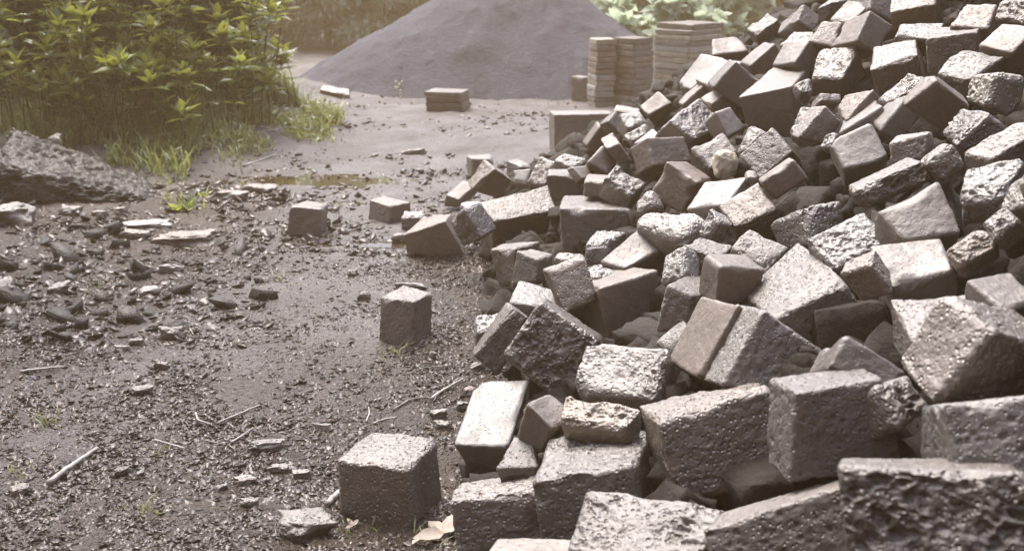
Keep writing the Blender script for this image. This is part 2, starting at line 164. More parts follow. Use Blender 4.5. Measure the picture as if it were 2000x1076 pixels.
# ------------------------------------------------------------------ noise
def _h(ix, iy, iz, s):
    n = (ix * np.uint32(73856093)) ^ (iy * np.uint32(19349663)) ^ (iz * np.uint32(83492791)) ^ np.uint32((s * 2654435761) & 0xffffffff)
    n = (n ^ (n >> np.uint32(13))) * np.uint32(1274126177)
    n = n ^ (n >> np.uint32(16))
    return (n & np.uint32(0xffff)).astype(np.float32) / np.float32(65535)
def vnoise(p, f=1.0, s=0):
    q = np.asarray(p, float) * f + 1000.0
    i = np.floor(q); t = (q - i).astype(np.float32); i = i.astype(np.int64).astype(np.uint32); t = t * t * t * (t * (t * 6 - 15) + 10)
    r = 0
    for dx in (0, 1):
        wx = t[:, 0] if dx else 1 - t[:, 0]
        for dy in (0, 1):
            wy = t[:, 1] if dy else 1 - t[:, 1]
            for dz in (0, 1):
                wz = t[:, 2] if dz else 1 - t[:, 2]
                r = r + wx * wy * wz * _h(i[:, 0] + np.uint32(dx), i[:, 1] + np.uint32(dy), i[:, 2] + np.uint32(dz), s)
    return r * 2 - 1
def fbm(p, f, o=3, s=0, g=.5):
    a, r, n = 1.0, 0, 0
    for k in range(o):
        r = r + a * vnoise(p, f * 2.03 ** k, s + k * 17); n += a; a *= g
    return r / n
def worley(p, f, s=0):
    q = (np.asarray(p) * f + 1000.0).astype(np.float32)
    fl = np.floor(q); i = fl.astype(np.int32); t = q - fl; best = np.full(len(q), 9.0, np.float32); rid = np.zeros(len(q), np.float32)
    k0 = np.uint32(73856093); k1 = np.uint32(19349663); k2 = np.uint32(83492791); u = i.astype(np.uint32)
    for dx in (-1, 0, 1):
        ha = (u[:, 0] + np.uint32(dx & 0xffffffff)) * k0
        for dy in (-1, 0, 1):
            hb = ha ^ ((u[:, 1] + np.uint32(dy & 0xffffffff)) * k1)
            for dz in (-1, 0, 1):
                n = hb ^ ((u[:, 2] + np.uint32(dz & 0xffffffff)) * k2) ^ np.uint32(s * 7919 + 13)
                n = (n ^ (n >> np.uint32(13))) * np.uint32(1274126177); n ^= n >> np.uint32(16); n *= np.uint32(2246822519); n ^= n >> np.uint32(15)
                x = (n & np.uint32(1023)).astype(np.float32) / 1023; y = (n >> np.uint32(10) & np.uint32(1023)).astype(np.float32) / 1023; z = (n >> np.uint32(20) & np.uint32(1023)).astype(np.float32) / 1023
                d = (dx + x - t[:, 0]) ** 2 + (dy + y - t[:, 1]) ** 2 + (dz + z - t[:, 2]) ** 2
                m = d < best
                best[m] = d[m]; rid[m] = (x[m] * 7 + y[m] * 5) % 1
    return np.sqrt(best), rid
def sstep(a, b, x):
    t = np.clip((x - a) / (b - a), 0, 1); return t * t * (3 - 2 * t)

# ------------------------------------------------------------------ objects
def tag(o, label=None, cat=None, group=None, kind=None):
    if label: o['label'] = label
    if cat: o['category'] = cat; o['kind'] = 'thing'
    if group: o['group'] = group
    if kind: o['kind'] = kind
    return o
def mesh_obj(name, v, f, mat, parent=None, smooth=True, loc=None):
    me = bpy.data.meshes.new(name)
    v = np.asarray(v, dtype=np.float32)
    if isinstance(f, np.ndarray):
        n, k = f.shape
        me.vertices.add(len(v)); me.vertices.foreach_set('co', v.ravel())
        me.loops.add(n * k); me.loops.foreach_set('vertex_index', f.astype(np.int32).ravel())
        me.polygons.add(n); me.polygons.foreach_set('loop_start', np.arange(0, n * k, k, dtype=np.int32))
        me.update(calc_edges=True); me.validate()
    else:
        me.from_pydata(v.tolist(), [], f); me.update()
    if smooth: me.polygons.foreach_set('use_smooth', np.ones(len(me.polygons), dtype=bool))
    o = bpy.data.objects.new(name, me); C.objects.link(o)
    if mat: me.materials.append(mat)
    if parent: o.parent = parent
    if loc is not None: o.location = loc
    return o
def empty(name, loc, rz=0):
    o = bpy.data.objects.new(name, None); C.objects.link(o); o.location = loc; o.rotation_euler = (0, 0, rz); o.empty_display_size = .1
    return o

# ------------------------------------------------------------------ materials
def mat_new(name):
    m = bpy.data.materials.new(name); m.use_nodes = True; nt = m.node_tree
    return m, nt, nt.nodes['Principled BSDF']
def N(nt, t, **kw):
    n = nt.nodes.new(t)
    for k, v in kw.items():
        if k in n.inputs.keys(): n.inputs[k].default_value = v
        else: setattr(n, k, v)
    return n
def math_n(nt, op, a, b=None, clamp=False):
    n = nt.nodes.new('ShaderNodeMath'); n.operation = op; n.use_clamp = clamp
    for i, x in enumerate((a, b)):
        if x is None: continue
        if isinstance(x, (int, float)): n.inputs[i].default_value = x
        else: nt.links.new(x, n.inputs[i])
    return n.outputs[0]
def ramp(nt, fac, stops):
    r = nt.nodes.new('ShaderNodeValToRGB'); e = r.color_ramp.elements
    while len(e) < len(stops): e.new(.5)
    for k, (p, c) in enumerate(stops): e[k].position = p; e[k].color = (*c, 1)
    nt.links.new(fac, r.inputs[0]); return r.outputs[0]
def coords(nt, rand=True):
    tc = nt.nodes.new('ShaderNodeTexCoord'); out = tc.outputs['Object']
    if rand:
        oi = nt.nodes.new('ShaderNodeObjectInfo'); sc = N(nt, 'ShaderNodeVectorMath', operation='SCALE')
        cx = nt.nodes.new('ShaderNodeCombineXYZ'); nt.links.new(oi.outputs['Random'], cx.inputs[0]); nt.links.new(oi.outputs['Random'], cx.inputs[2])
        nt.links.new(cx.outputs[0], sc.inputs[0]); sc.inputs['Scale'].default_value = 37.0
        ad = N(nt, 'ShaderNodeVectorMath', operation='ADD'); nt.links.new(out, ad.inputs[0]); nt.links.new(sc.outputs[0], ad.inputs[1]); out = ad.outputs[0]
    return out
def noise_n(nt, co, scale, detail=4, rough=.6):
    n = N(nt, 'ShaderNodeTexNoise', Scale=scale, Detail=detail, Roughness=rough); nt.links.new(co, n.inputs['Vector']); return n.outputs['Fac']
def vor_n(nt, co, scale, feature='F1', rnd=1.0):
    n = nt.nodes.new('ShaderNodeTexVoronoi'); n.feature = feature; n.inputs['Scale'].default_value = scale; n.inputs['Randomness'].default_value = rnd
    nt.links.new(co, n.inputs['Vector']); return n.outputs['Distance']
TONES = {
 'n': ((.046, .026, .013), (.135, .098, .070)),
 'k': ((.016, .011, .007), (.050, .038, .029)),
 'w': ((.085, .068, .05), (.20, .175, .15)),
 't': ((.09, .072, .05), (.19, .16, .12)),
 'b': ((.09, .052, .034), (.17, .105, .072)),
 'o': ((.07, .048, .028), (.19, .13, .07)),
}
_mats = {}
SPEC = dict(ior=1.75, coat=.0)
def slag(kind, tone):
    key = (kind, tone)
    if key in _mats: return _mats[key]
    m, nt, b = mat_new('slag_%s_%s' % ({'s': 'smooth', 'm': 'porous', 'r': 'craggy'}[kind], {'n': 'grey', 'w': 'pale', 't': 'tan', 'b': 'brick', 'o': 'ochre', 'k': 'dark'}[tone]))
    co = coords(nt)
    lo, hi = TONES[tone]
    big = noise_n(nt, co, 8, 6, .68); fine = noise_n(nt, co, 150, 3, .75)
    mix = math_n(nt, 'ADD', math_n(nt, 'MULTIPLY', big, .62), math_n(nt, 'MULTIPLY', fine, .42))
    hv = nt.nodes.new('ShaderNodeHueSaturation')
    nt.links.new(ramp(nt, mix, [(.38, lo), (.52, tuple((a + c) / 2 for a, c in zip(lo, hi))), (.68, hi)]), hv.inputs['Color'])
    oi = nt.nodes.new('ShaderNodeObjectInfo'); mr = N(nt, 'ShaderNodeMapRange'); nt.links.new(oi.outputs['Random'], mr.inputs[0]); mr.inputs['To Min'].default_value = .68; mr.inputs['To Max'].default_value = 1.4
    nt.links.new(mr.outputs[0], hv.inputs['Value']); fr = math_n(nt, 'FRACT', math_n(nt, 'MULTIPLY', oi.outputs['Random'], 17.3)); ms = N(nt, 'ShaderNodeMapRange'); nt.links.new(fr, ms.inputs[0]); ms.inputs['To Min'].default_value = .55; ms.inputs['To Max'].default_value = 1.02
    nt.links.new(ms.outputs[0], hv.inputs['Saturation']); nt.links.new(hv.outputs[0], b.inputs['Base Color'])
    r0 = {'s': .56, 'm': .53, 'r': .44}[kind]
    rg = math_n(nt, 'ADD', math_n(nt, 'MULTIPLY', math_n(nt, 'SUBTRACT', noise_n(nt, co, 13, 4, .6), .5), .5), r0, True)
    nt.links.new(rg, b.inputs['Roughness'])
    b.inputs['IOR'].default_value = {'s': 2.0, 'm': 2.15, 'r': 2.25}[kind] if tone != 'k' else 1.45
    b.inputs['Specular Tint'].default_value = (1, .95, .89, 1)
    b.inputs['Coat Weight'].default_value = SPEC['coat']; b.inputs['Coat Roughness'].default_value = .3
    # pores: small round holes sparsely, plus grain
    ps = {'s': 105, 'm': 95, 'r': 85}[kind]; th = {'s': .27, 'm': .36, 'r': .42}[kind]
    v = vor_n(nt, co, ps)
    msk = math_n(nt, 'MULTIPLY', math_n(nt, 'GREATER_THAN', noise_n(nt, co, 22, 2), {'s': .46, 'm': .42, 'r': .40}[kind]), 1.0)
    pit = math_n(nt, 'MULTIPLY', math_n(nt, 'SUBTRACT', 1, math_n(nt, 'DIVIDE', v, th), True), msk)
    grain = noise_n(nt, co, 260, 3, .7); mid = noise_n(nt, co, 48, 4, .65)
    hgt = math_n(nt, 'ADD', math_n(nt, 'MULTIPLY', pit, -1.1 if kind != 's' else -1.0),
                 math_n(nt, 'ADD', math_n(nt, 'MULTIPLY', mid, {'s': .5, 'm': .9, 'r': 1.1}[kind]), math_n(nt, 'MULTIPLY', grain, {'s': .28, 'm': .4, 'r': .5}[kind])))
    bp = N(nt, 'ShaderNodeBump', Strength={'s': .65, 'm': .85, 'r': .8}[kind], Distance=.006); nt.links.new(hgt, bp.inputs['Height'])
    nt.links.new(bp.outputs[0], b.inputs['Normal']); nt.links.new(bp.outputs[0], b.inputs['Coat Normal'])
    _mats[key] = m; return m
def simple(name, lo, hi, scale=8, rough=.7, bump=.3, bscale=40, ior=1.5, dist=.01, coat=0):
    m, nt, b = mat_new(name); co = coords(nt)
    nt.links.new(ramp(nt, noise_n(nt, co, scale, 5), [(.32, lo), (.7, hi)]), b.inputs['Base Color'])
    b.inputs['Roughness'].default_value = rough; b.inputs['IOR'].default_value = ior; b.inputs['Coat Weight'].default_value = coat
    if bump:
        bp = N(nt, 'ShaderNodeBump', Strength=bump, Distance=dist); nt.links.new(noise_n(nt, co, bscale, 5, .65), bp.inputs['Height']); nt.links.new(bp.outputs[0], b.inputs['Normal'])
    return m
def leaf_mat(name, lo, hi, rough=.38, trans=.45, tcol=(.30, .34, .02)):
    m, nt, b = mat_new(name)
    gi = nt.nodes.new('ShaderNodeNewGeometry')
    c = ramp(nt, gi.outputs['Random Per Island'], [(0, lo), (1, hi)])
    nt.links.new(c, b.inputs['Base Color']); b.inputs['Roughness'].default_value = rough; b.inputs['IOR'].default_value = 1.5
    tr = N(nt, 'ShaderNodeBsdfTranslucent'); tr.inputs[0].default_value = (*tcol, 1)
    mx = N(nt, 'ShaderNodeMixShader'); mx.inputs[0].default_value = trans
    nt.links.new(b.outputs[0], mx.inputs[1]); nt.links.new(tr.outputs[0], mx.inputs[2])
    nt.links.new(mx.outputs[0], nt.nodes['Material Output'].inputs['Surface']); return m

# ------------------------------------------------------------------ terrain
EY = np.array([-6, 0, 1.6, 2.6, 3.2, 4.2, 5.0, 6.0, 7.0, 8.2, 9.3, 11]); EX = np.array([.6, .25, .0, -.14, -.13, -.1, -.15, -.25, -.2, .3, .75, 1.6])
def pile(x, y):   # top surface of the block heap
    h = 0.62 * (x - np.interp(y, EY, EX)) + .16
    return np.clip(np.minimum(h, 2.15 - .12 * np.maximum(x - 3, 0)), 0, 9) * sstep(9.2, 7.6, y + .0 * x)
PUD = [(600, 352, .50, .22), (735, 352, .30, .08), (672, 397, .17, .07), (676, 440, .16, .05), (660, 458, .17, .05), (735, 475, .30, .06)]
def ray(u, v):
    return FW + (u - 1000) / FPX * RT + (538 - v) / FPX * UP
def flat_at(u, v):
    r = ray(u, v); return CAM + r * (-CAMH / r[2])
PW = [(*flat_at(u, v)[:2], a, b) for u, v, a, b in PUD]
def gbase(x, y):
    x = np.asarray(x, float); y = np.asarray(y, float)
    p = np.stack([x, y, 0 * x], -1)
    g = .02 * vnoise(p, .6, 5) * sstep(9, 5, np.abs(x))
    g = g + .09 * sstep(-1.35, -3.0, x) * sstep(3.0, 4.4, y) * sstep(7.6, 6.2, y)        # spoil slope at left
    g = g + .16 * sstep(-1.3, -2.6, x) * sstep(7.4, 8.6, y) * sstep(15, 12, y)           # grassy bank
    g = g + .10 * np.exp(-(((x + 2.75) / .35) ** 2 + ((y - 11.4) / .8) ** 2))
    s = 17.2 - .05 * x
    g = g + sstep(0, 9, y - s) * 1.4 + .03 * np.clip(y - s - 5, 0, 60)                    # wooded bank at the back
    g = g + .5 * sstep(6, 16, np.abs(x)) * sstep(-4, 6, y)
    return g
def gz(x, y):
    x = np.asarray(x, float); y = np.asarray(y, float)
    g = gbase(x, y)
    for px, py, a, b in PW:
        d = ((x - px) / a) ** 2 + ((y - py) / b) ** 2
        w = np.exp(-d * .9)
        g = g * (1 - .8 * w) - .021 * w + .024 * w * fbm(np.stack([x, y * 1.6, 0 * x], -1), 5.5, 3, 91)
    return g
def at(u, v):     # the ground point seen at a pixel of the photograph
    r = ray(u, v); z = 0.0
    for _ in range(6):
        p = CAM + r * ((z - CAMH) / r[2]); z = .5 * z + .5 * float(gbase(p[0:1], p[1:2])[0])
    return p

# ground: one sheet, fine near the camera and out to the horizon
def build_ground():
    ang = np.concatenate([np.radians(np.linspace(-180, -38, 60, endpoint=False)), np.radians(np.linspace(-38, 38, 620)), np.radians(np.linspace(38, 180, 60)[1:-1])])
    rad = np.concatenate([[.25, .8, 1.3], np.geomspace(1.7, 26, 560), np.geomspace(28, 150, 20)])
    A, Rr = np.meshgrid(ang, rad); X = (Rr * np.sin(A)).ravel(); Y = (Rr * np.cos(A)).ravel()
    p = np.stack([X, Y, 0 * X], -1)
    near = sstep(16, 5, np.hypot(X, Y))
    g = gz(X, Y)
    spoil = sstep(-.9, -1.7, X + .25 * vnoise(p, 1.5, 3)) * sstep(2.2, 3.4, Y) * sstep(7.4, 6.4, Y)
    fore = sstep(4.6, 3.2, Y + .5 * vnoise(p, 1.1, 8)); edge = sstep(-.75, -.2, X + .2 * vnoise(p, 1.7, 9)) * sstep(7, 5.0, Y)
    cr = np.clip(.25 + .6 * spoil + .55 * fore + .45 * edge, 0, 1.1)
    track = np.exp(-((X - np.interp(Y, [2, 3.7, 4.6, 5.4, 7.5], [-1.5, -1.3, -1.17, -1.0, -1.0]) + .15 * vnoise(p, 1.3, 14)) / .42) ** 2)
    cind = np.clip(np.maximum(np.maximum(spoil, .9 * fore), edge) - .6 * track + .25 * fbm(p, 2.5, 3, 51), 0, 1)
    w, rid = worley(p + np.array([0, 0, .37]), 26, 4); w2, rid2 = worley(p + np.array([.1, .2, .11]), 55, 9)
    stones = .010 * np.clip(.62 - w, 0, 1) * (rid > .45) * (0.4 + rid) * 1.6 + .006 * np.clip(.6 - w2, 0, 1) * 1.5
    z = g + near * (cr * (stones + .006 * fbm(p, 9, 3, 21)) + .005 * fbm(p, 3.2, 3, 31)) + (.012 * fbm(p, 2, 2, 41) + .016 * fbm(p, 7, 3, 43)) * sstep(4.5, 7, Y)
    core = sstep(.0, .35, X - np.interp(Y, EY, EX)) * sstep(9.2, 8, Y) ; z = z - .05 * core
    na, nr = len(ang), len(rad)
    i = np.arange(nr - 1)[:, None] * na + np.arange(na)[None, :]; j = np.arange(nr - 1)[:, None] * na + (np.arange(na)[None, :] + 1) % na
    f = np.stack([i, j, j + na, i + na], -1).reshape(-1, 4)
    v = np.concatenate([np.stack([X, Y, z], -1), [[0, 0, 0.0]]])
    # close the little hole round the tripod point
    c = len(v) - 1
    k = np.arange(na); f = np.concatenate([f, np.stack([np.full(na, c), (k + 1) % na, k, k], -1)[:, [0, 1, 2, 2]][:0]]) if False else f
    m, nt, b = mat_new('wet_cinder_ground')
    tc = nt.nodes.new('ShaderNodeTexCoord'); co = tc.outputs['Object']
    n1 = noise_n(nt, co, 2.2, 6, .6); n2 = noise_n(nt, co, 38, 4, .65); v1 = vor_n(nt, co, 46); v2 = vor_n(nt, co, 115)
    mix = math_n(nt, 'ADD', math_n(nt, 'MULTIPLY', n1, .6), math_n(nt, 'MULTIPLY', n2, .45))
    col = ramp(nt, mix, [(.34, (.058, .046, .037)), (.52, (.105, .090, .080)), (.72, (.165, .148, .138))])
    # farther, drier silt
    sx = nt.nodes.new('ShaderNodeSeparateXYZ'); nt.links.new(co, sx.inputs[0])
    far = N(nt, 'ShaderNodeMapRange'); far.inputs['From Min'].default_value = 4.2; far.inputs['From Max'].default_value = 9.5; nt.links.new(sx.outputs[1], far.inputs[0])
    fm = math_n(nt, 'MULTIPLY', far.outputs[0], .85)
    mc = N(nt, 'ShaderNodeMix', data_type='RGBA'); nt.links.new(fm, mc.inputs[0]); nt.links.new(col, mc.inputs[6])
    nt.links.new(ramp(nt, n1, [(.34, (.048, .043, .041)), (.5, (.085, .079, .079)), (.66, (.13, .122, .122))]), mc.inputs[7])
    ca = N(nt, 'ShaderNodeAttribute', attribute_name='cinder'); cf = ca.outputs['Fac']
    m2 = N(nt, 'ShaderNodeMix', data_type='RGBA'); nt.links.new(cf, m2.inputs[0]); nt.links.new(mc.outputs[2], m2.inputs[6])
    nt.links.new(ramp(nt, mix, [(.36, (.014, .008, .004)), (.55, (.032, .019, .010)), (.74, (.065, .043, .026))]), m2.inputs[7])
    nt.links.new(m2.outputs[2], b.inputs['Base Color'])
    nt.links.new(math_n(nt, 'ADD', math_n(nt, 'MULTIPLY', noise_n(nt, co, 3.1, 4), .42), math_n(nt, 'ADD', math_n(nt, 'MULTIPLY', far.outputs[0], .25), .16), True), b.inputs['Roughness'])
    b.inputs['IOR'].default_value = 1.55; b.inputs['Specular Tint'].default_value = (1, .88, .78, 1)
    hgt = math_n(nt, 'ADD', math_n(nt, 'MULTIPLY', v1, -.8), math_n(nt, 'ADD', math_n(nt, 'MULTIPLY', v2, -.5), math_n(nt, 'MULTIPLY', noise_n(nt, co, 160, 3, .7), .5)))
    bp = N(nt, 'ShaderNodeBump', Strength=.9, Distance=.016); nt.links.new(hgt, bp.inputs['Height']); nt.links.new(bp.outputs[0], b.inputs['Normal'])
    o = mesh_obj('ground', v, f, m); at_ = o.data.attributes.new('cinder', 'FLOAT', 'POINT'); at_.data.foreach_set('value', np.concatenate([cind, [0]]).astype(np.float32)); tag(o, kind='structure')
build_ground()

water, nt, b = mat_new('puddle_water')
b.inputs['Base Color'].default_value = (.045, .032, .018, 1); b.inputs['Roughness'].default_value = .03; b.inputs['IOR'].default_value = 1.33
for k, (px, py, a, bb) in enumerate(PW):
    t = np.linspace(0, 2 * np.pi, 40, endpoint=False)
    ring = np.stack([px + a * 1.25 * np.cos(t), py + bb * 1.25 * np.sin(t), np.full(40, float(gbase(np.array([px]), np.array([py]))[0]) * .2 - .008)], -1)
    o = mesh_obj('puddle', ring, [list(range(40))], water, smooth=False); tag(o, kind='structure')

# ------------------------------------------------------------------ slag blocks
_shell = {}
def shell(n):
    if n in _shell: return _shell[n]
    idx = -np.ones((n + 1,) * 3, dtype=np.int64)
    g = np.indices((n + 1,) * 3); on = ((g == 0) | (g == n)).any(0)
    pts = np.argwhere(on); idx[on] = np.arange(len(pts))
    fs = []
    a = np.arange(n)
    I, J = np.meshgrid(a, a, indexing='ij')
    for ax in range(3):
        for side in (0, n):
            def ix(i, j):
                q = [None] * 3; o = [k for k in range(3) if k != ax]
                q[ax] = np.full_like(i, side); q[o[0]] = i; q[o[1]] = j; return idx[q[0], q[1], q[2]]
            q = np.stack([ix(I, J), ix(I + 1, J), ix(I + 1, J + 1), ix(I, J + 1)], -1).reshape(-1, 4)
            flip = (side == 0) ^ (ax == 1)
            fs.append(q[:, ::-1] if flip else q)
    r = (pts / n * 2 - 1, np.concatenate(fs)); _shell[n] = r; return r
def make_block(Wc, kind, n, seed, r0=.0065, amp=1.0, crag_all=.14, fs=1.0):
    """Wc: 8 corners, index = a + 2b + 4c; face c=0 is the one that carries the craters."""
    Wc = np.asarray(Wc, float); c, f = shell(n)
    ax = [(Wc[1] - Wc[0] + Wc[3] - Wc[2] + Wc[5] - Wc[4] + Wc[7] - Wc[6]) / 4, (Wc[2] - Wc[0] + Wc[3] - Wc[1] + Wc[6] - Wc[4] + Wc[7] - Wc[5]) / 4, (Wc[4] - Wc[0] + Wc[5] - Wc[1] + Wc[6] - Wc[2] + Wc[7] - Wc[3]) / 4]
    h = np.array([np.linalg.norm(a) / 2 for a in ax]); U = np.stack([a / np.linalg.norm(a) for a in ax])
    p = c * h; off = np.array([seed * 1.73, seed * .91, seed * 2.37])
    rr = r0 * (1 + 1.1 * vnoise(p + off, 16, 3)) + .05 * np.clip(vnoise(p + off, 13, 6) - .32, 0, 1) + .003
    if kind == 'r': rr = rr * 1.5 + .004
    rr = np.minimum(rr, h.min() * .75)[:, None]
    inner = np.clip(p, -(h - rr), h - rr); d = p - inner; L = np.linalg.norm(d, axis=1, keepdims=True); dn = d / np.maximum(L, 1e-9)
    p2 = inner + rr * dn
    t = (p2 / h + 1) / 2
    ta, tb, tc = t[:, :1], t[:, 1:2], t[:, 2:]
    W = 0
    for k in range(8):
        W = W + Wc[k] * (ta if k & 1 else 1 - ta) * (tb if k & 2 else 1 - tb) * (tc if k & 4 else 1 - tc)
    nrm = dn @ U; q = W + off
    disp = .0032 * fbm(q, 8, 3, 1) + .0018 * fbm(q, 60, 3, 7, .65)
    face = np.clip(-dn[:, 2], 0, 1) ** 2
    if kind == 'm':
        w, rid = worley(q, 52, 3); disp = disp - .0055 * np.clip(1 - w / .42, 0, 1) * (rid > .45) - .003 * np.abs(fbm(q, 30, 2, 12))
    if kind == 'r':
        msk = crag_all + (1 - crag_all) * face
        st = q * np.array([1, 1, 1.0])
        th = seed * 1.1; st = q @ np.array([[math.cos(th), -math.sin(th), 0], [math.sin(th), math.cos(th), 0], [0, 0, 1]]) * np.array([.62, 1.15, 1.0])
        wq = st + .016 * np.stack([fbm(q, 30, 2, 5), fbm(q, 30, 2, 15), fbm(q, 30, 2, 25)], -1)
        w, rid = worley(wq, 40 * fs, 3); w2, rid2 = worley(wq, 78 * fs, 13)
        pit = sstep(.62, .28, w) * (rid > .25) * (.4 + .6 * rid); pit2 = sstep(.6, .25, w2) * (rid2 > .4)
        patch = sstep(-.35, .25, fbm(q, 9, 2, 33))
        disp = disp - msk * amp * ((.011 * pit + .0045 * pit2) * (.25 + .75 * patch) + .010 * np.clip(fbm(q, 14, 4, 12, .6) + .1, -.2, 1)) - .002 * np.abs(fbm(q, 38, 3, 41, .65))
    W = W + nrm * disp[:, None]
    return W, f
def block_obj(name, Wc, kind, tone, px, seed, **kw):
    Wc = np.asarray(Wc, float); ctr = Wc.mean(0)
    n = int(np.clip(px / 3.4, 14, 64))
    if kind == 'r': n = int(np.clip(px / 2.6, 16, 80))
    if 'n' in kw: n = kw.pop('n')
    v, f = make_block(Wc, kind, n, seed, **kw)
    return mesh_obj(name, v - ctr, f, slag(kind, tone), loc=ctr)
GROUND_IDS = {'C2', 'C3', 'L32', 'L33', 'L34'}
NAMES = {'L26': 'rock', 'L7': 'rock', 'M6': 'rock', 'M12': 'rock', 'M11': 'rock', 'F9': 'stone', 'F25': 'stone', 'F7': 'rock_shard', 'F23': 'rock_shard', 'T13': 'rock_shard', 'T32': 'brick', 'B1': 'boulder', 'B2': 'boulder', 'G1': 'stone_block', 'G2': 'stone_block', 'G3': 'stone_slab', 'F5': 'stone_slab', 'M20': 'stone_slab', 'L4': 'rock_shard', 'N10': 'rock', 'N11': 'rock', 'L5': 'rock'}
CATS = {'rock': 'rock', 'stone': 'stone', 'rock_shard': 'rock', 'brick': 'brick', 'boulder': 'boulder', 'stone_block': 'stone block', 'stone_slab': 'slab', 'slag_block': 'block'}
for k, (bid, kind, tone, px, Wc, lab) in enumerate(BLOCKS):
    Wc = (np.array(Wc, float) / 1000).reshape(8, 3)
    nm = NAMES.get(bid, 'slag_block')
    if bid == 'G3': Wc[:, 2] += float(gbase(Wc[:, 0].mean(keepdims=True), Wc[:, 1].mean(keepdims=True))[0]) + .03
    kw = {}
    if bid in ('B1', 'B2'): kw = dict(r0=.05, amp=3.2, crag_all=.9, n=120, fs=.45)
    if bid in ('G1', 'G2'): kw = dict(r0=.004)
    if bid == 'L26': kw = dict(r0=.02)
    if bid in ('C3',): kw = dict(crag_all=.12, amp=.75)
    o = block_obj(nm, Wc, kind, tone, px, k + 1, **kw)
    tag(o, lab, CATS[nm], 'loose blocks standing on the open ground' if bid in GROUND_IDS else ('blocks of the big heap' if nm == 'slag_block' else None))
    if bid == 'B1': B1_TOP = Wc

# cream cobble and little pale stone lodged in the heap
def cobble(name, ctr, r, mat, seed, lab, cat, n=22, squash=(1, .85, .8), rough=.12):
    c, f = shell(n); d = c / np.linalg.norm(c, axis=1, keepdims=True)
    q = d + seed * 3.1
    rad = 1 + rough * 1.6 * fbm(q, 1.3, 3, 3) + rough * .5 * fbm(q, 5, 2, 8)
    d2 = np.sign(d) * np.abs(d) ** .8
    v = d2 * rad[:, None] * np.array(squash) * r
    R = np.array(Euler((seed * .7, seed * .4, seed * 1.9)).to_matrix()); 
    o = mesh_obj(name, v @ R.T * 1.0, f, mat, loc=ctr); tag(o, lab, cat); return o
cream = simple('cream_stone', (.30, .25, .17), (.52, .46, .36), 20, .55, .5, 60)
cobble('cobble', CAM + 4.27 * ray(1416, 322), .055, cream, 4, 'cream cobble with a dark underside nested in the middle of the heap', 'stone')
cobble('stone', CAM + 3.95 * ray(1467, 347), .025, slag('s', 'w'), 9, 'tiny pale angular stone below the mauve square face', 'stone', n=12)

# rubble filling the heap, near black to put the gaps' shade in its colour
def rubble_core():
    xs = np.linspace(-.5, 7.5, 210); ys = np.linspace(-4.5, 10.2, 360)
    X, Y = np.meshgrid(xs, ys); x = X.ravel(); y = Y.ravel(); p = np.stack([x, y, 0 * x], -1)
    h = pile(x, y) - .36
    w, rid = worley(p, 6.5, 2)
    z = np.where(h > -.16, h + .16 * (rid - .5) - .10 * w + .015 * fbm(p, 14, 3, 4), -.25)
    z = np.where(h < -.02, -.25, z)
    nx, ny = len(xs), len(ys)
    i = (np.arange(ny - 1)[:, None] * nx + np.arange(nx - 1)[None, :])
    f = np.stack([i, i + 1, i + 1 + nx, i + nx], -1).reshape(-1, 4)
    keep = (z[f].max(1) > -.2); f = f[keep]
    V = [np.stack([x, y, z], -1)]; Fs = [f]; nv = len(x)
    cube, cf = shell(4)
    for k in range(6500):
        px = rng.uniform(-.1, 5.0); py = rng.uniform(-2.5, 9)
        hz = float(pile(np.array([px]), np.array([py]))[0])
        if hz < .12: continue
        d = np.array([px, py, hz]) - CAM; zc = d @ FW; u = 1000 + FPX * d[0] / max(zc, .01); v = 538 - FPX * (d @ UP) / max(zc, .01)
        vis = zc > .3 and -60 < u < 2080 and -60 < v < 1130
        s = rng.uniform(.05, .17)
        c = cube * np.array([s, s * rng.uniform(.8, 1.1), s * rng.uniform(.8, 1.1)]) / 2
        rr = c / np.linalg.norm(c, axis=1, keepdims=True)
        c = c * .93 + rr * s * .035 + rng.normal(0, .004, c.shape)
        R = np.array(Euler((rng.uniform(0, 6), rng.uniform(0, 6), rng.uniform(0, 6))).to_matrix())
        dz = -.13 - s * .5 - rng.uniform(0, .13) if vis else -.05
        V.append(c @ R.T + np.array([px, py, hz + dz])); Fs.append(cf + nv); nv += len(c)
    o = mesh_obj('rubble', np.concatenate(V), np.concatenate(Fs), simple('gap_shade_rubble', (.010, .007, .004), (.030, .021, .014), 9, .9, .8, 40), smooth=False); tag(o, 'broken rubble filling the heap underneath the blocks, its dark colour standing for shade', 'rubble', kind='stuff')
rubble_core()

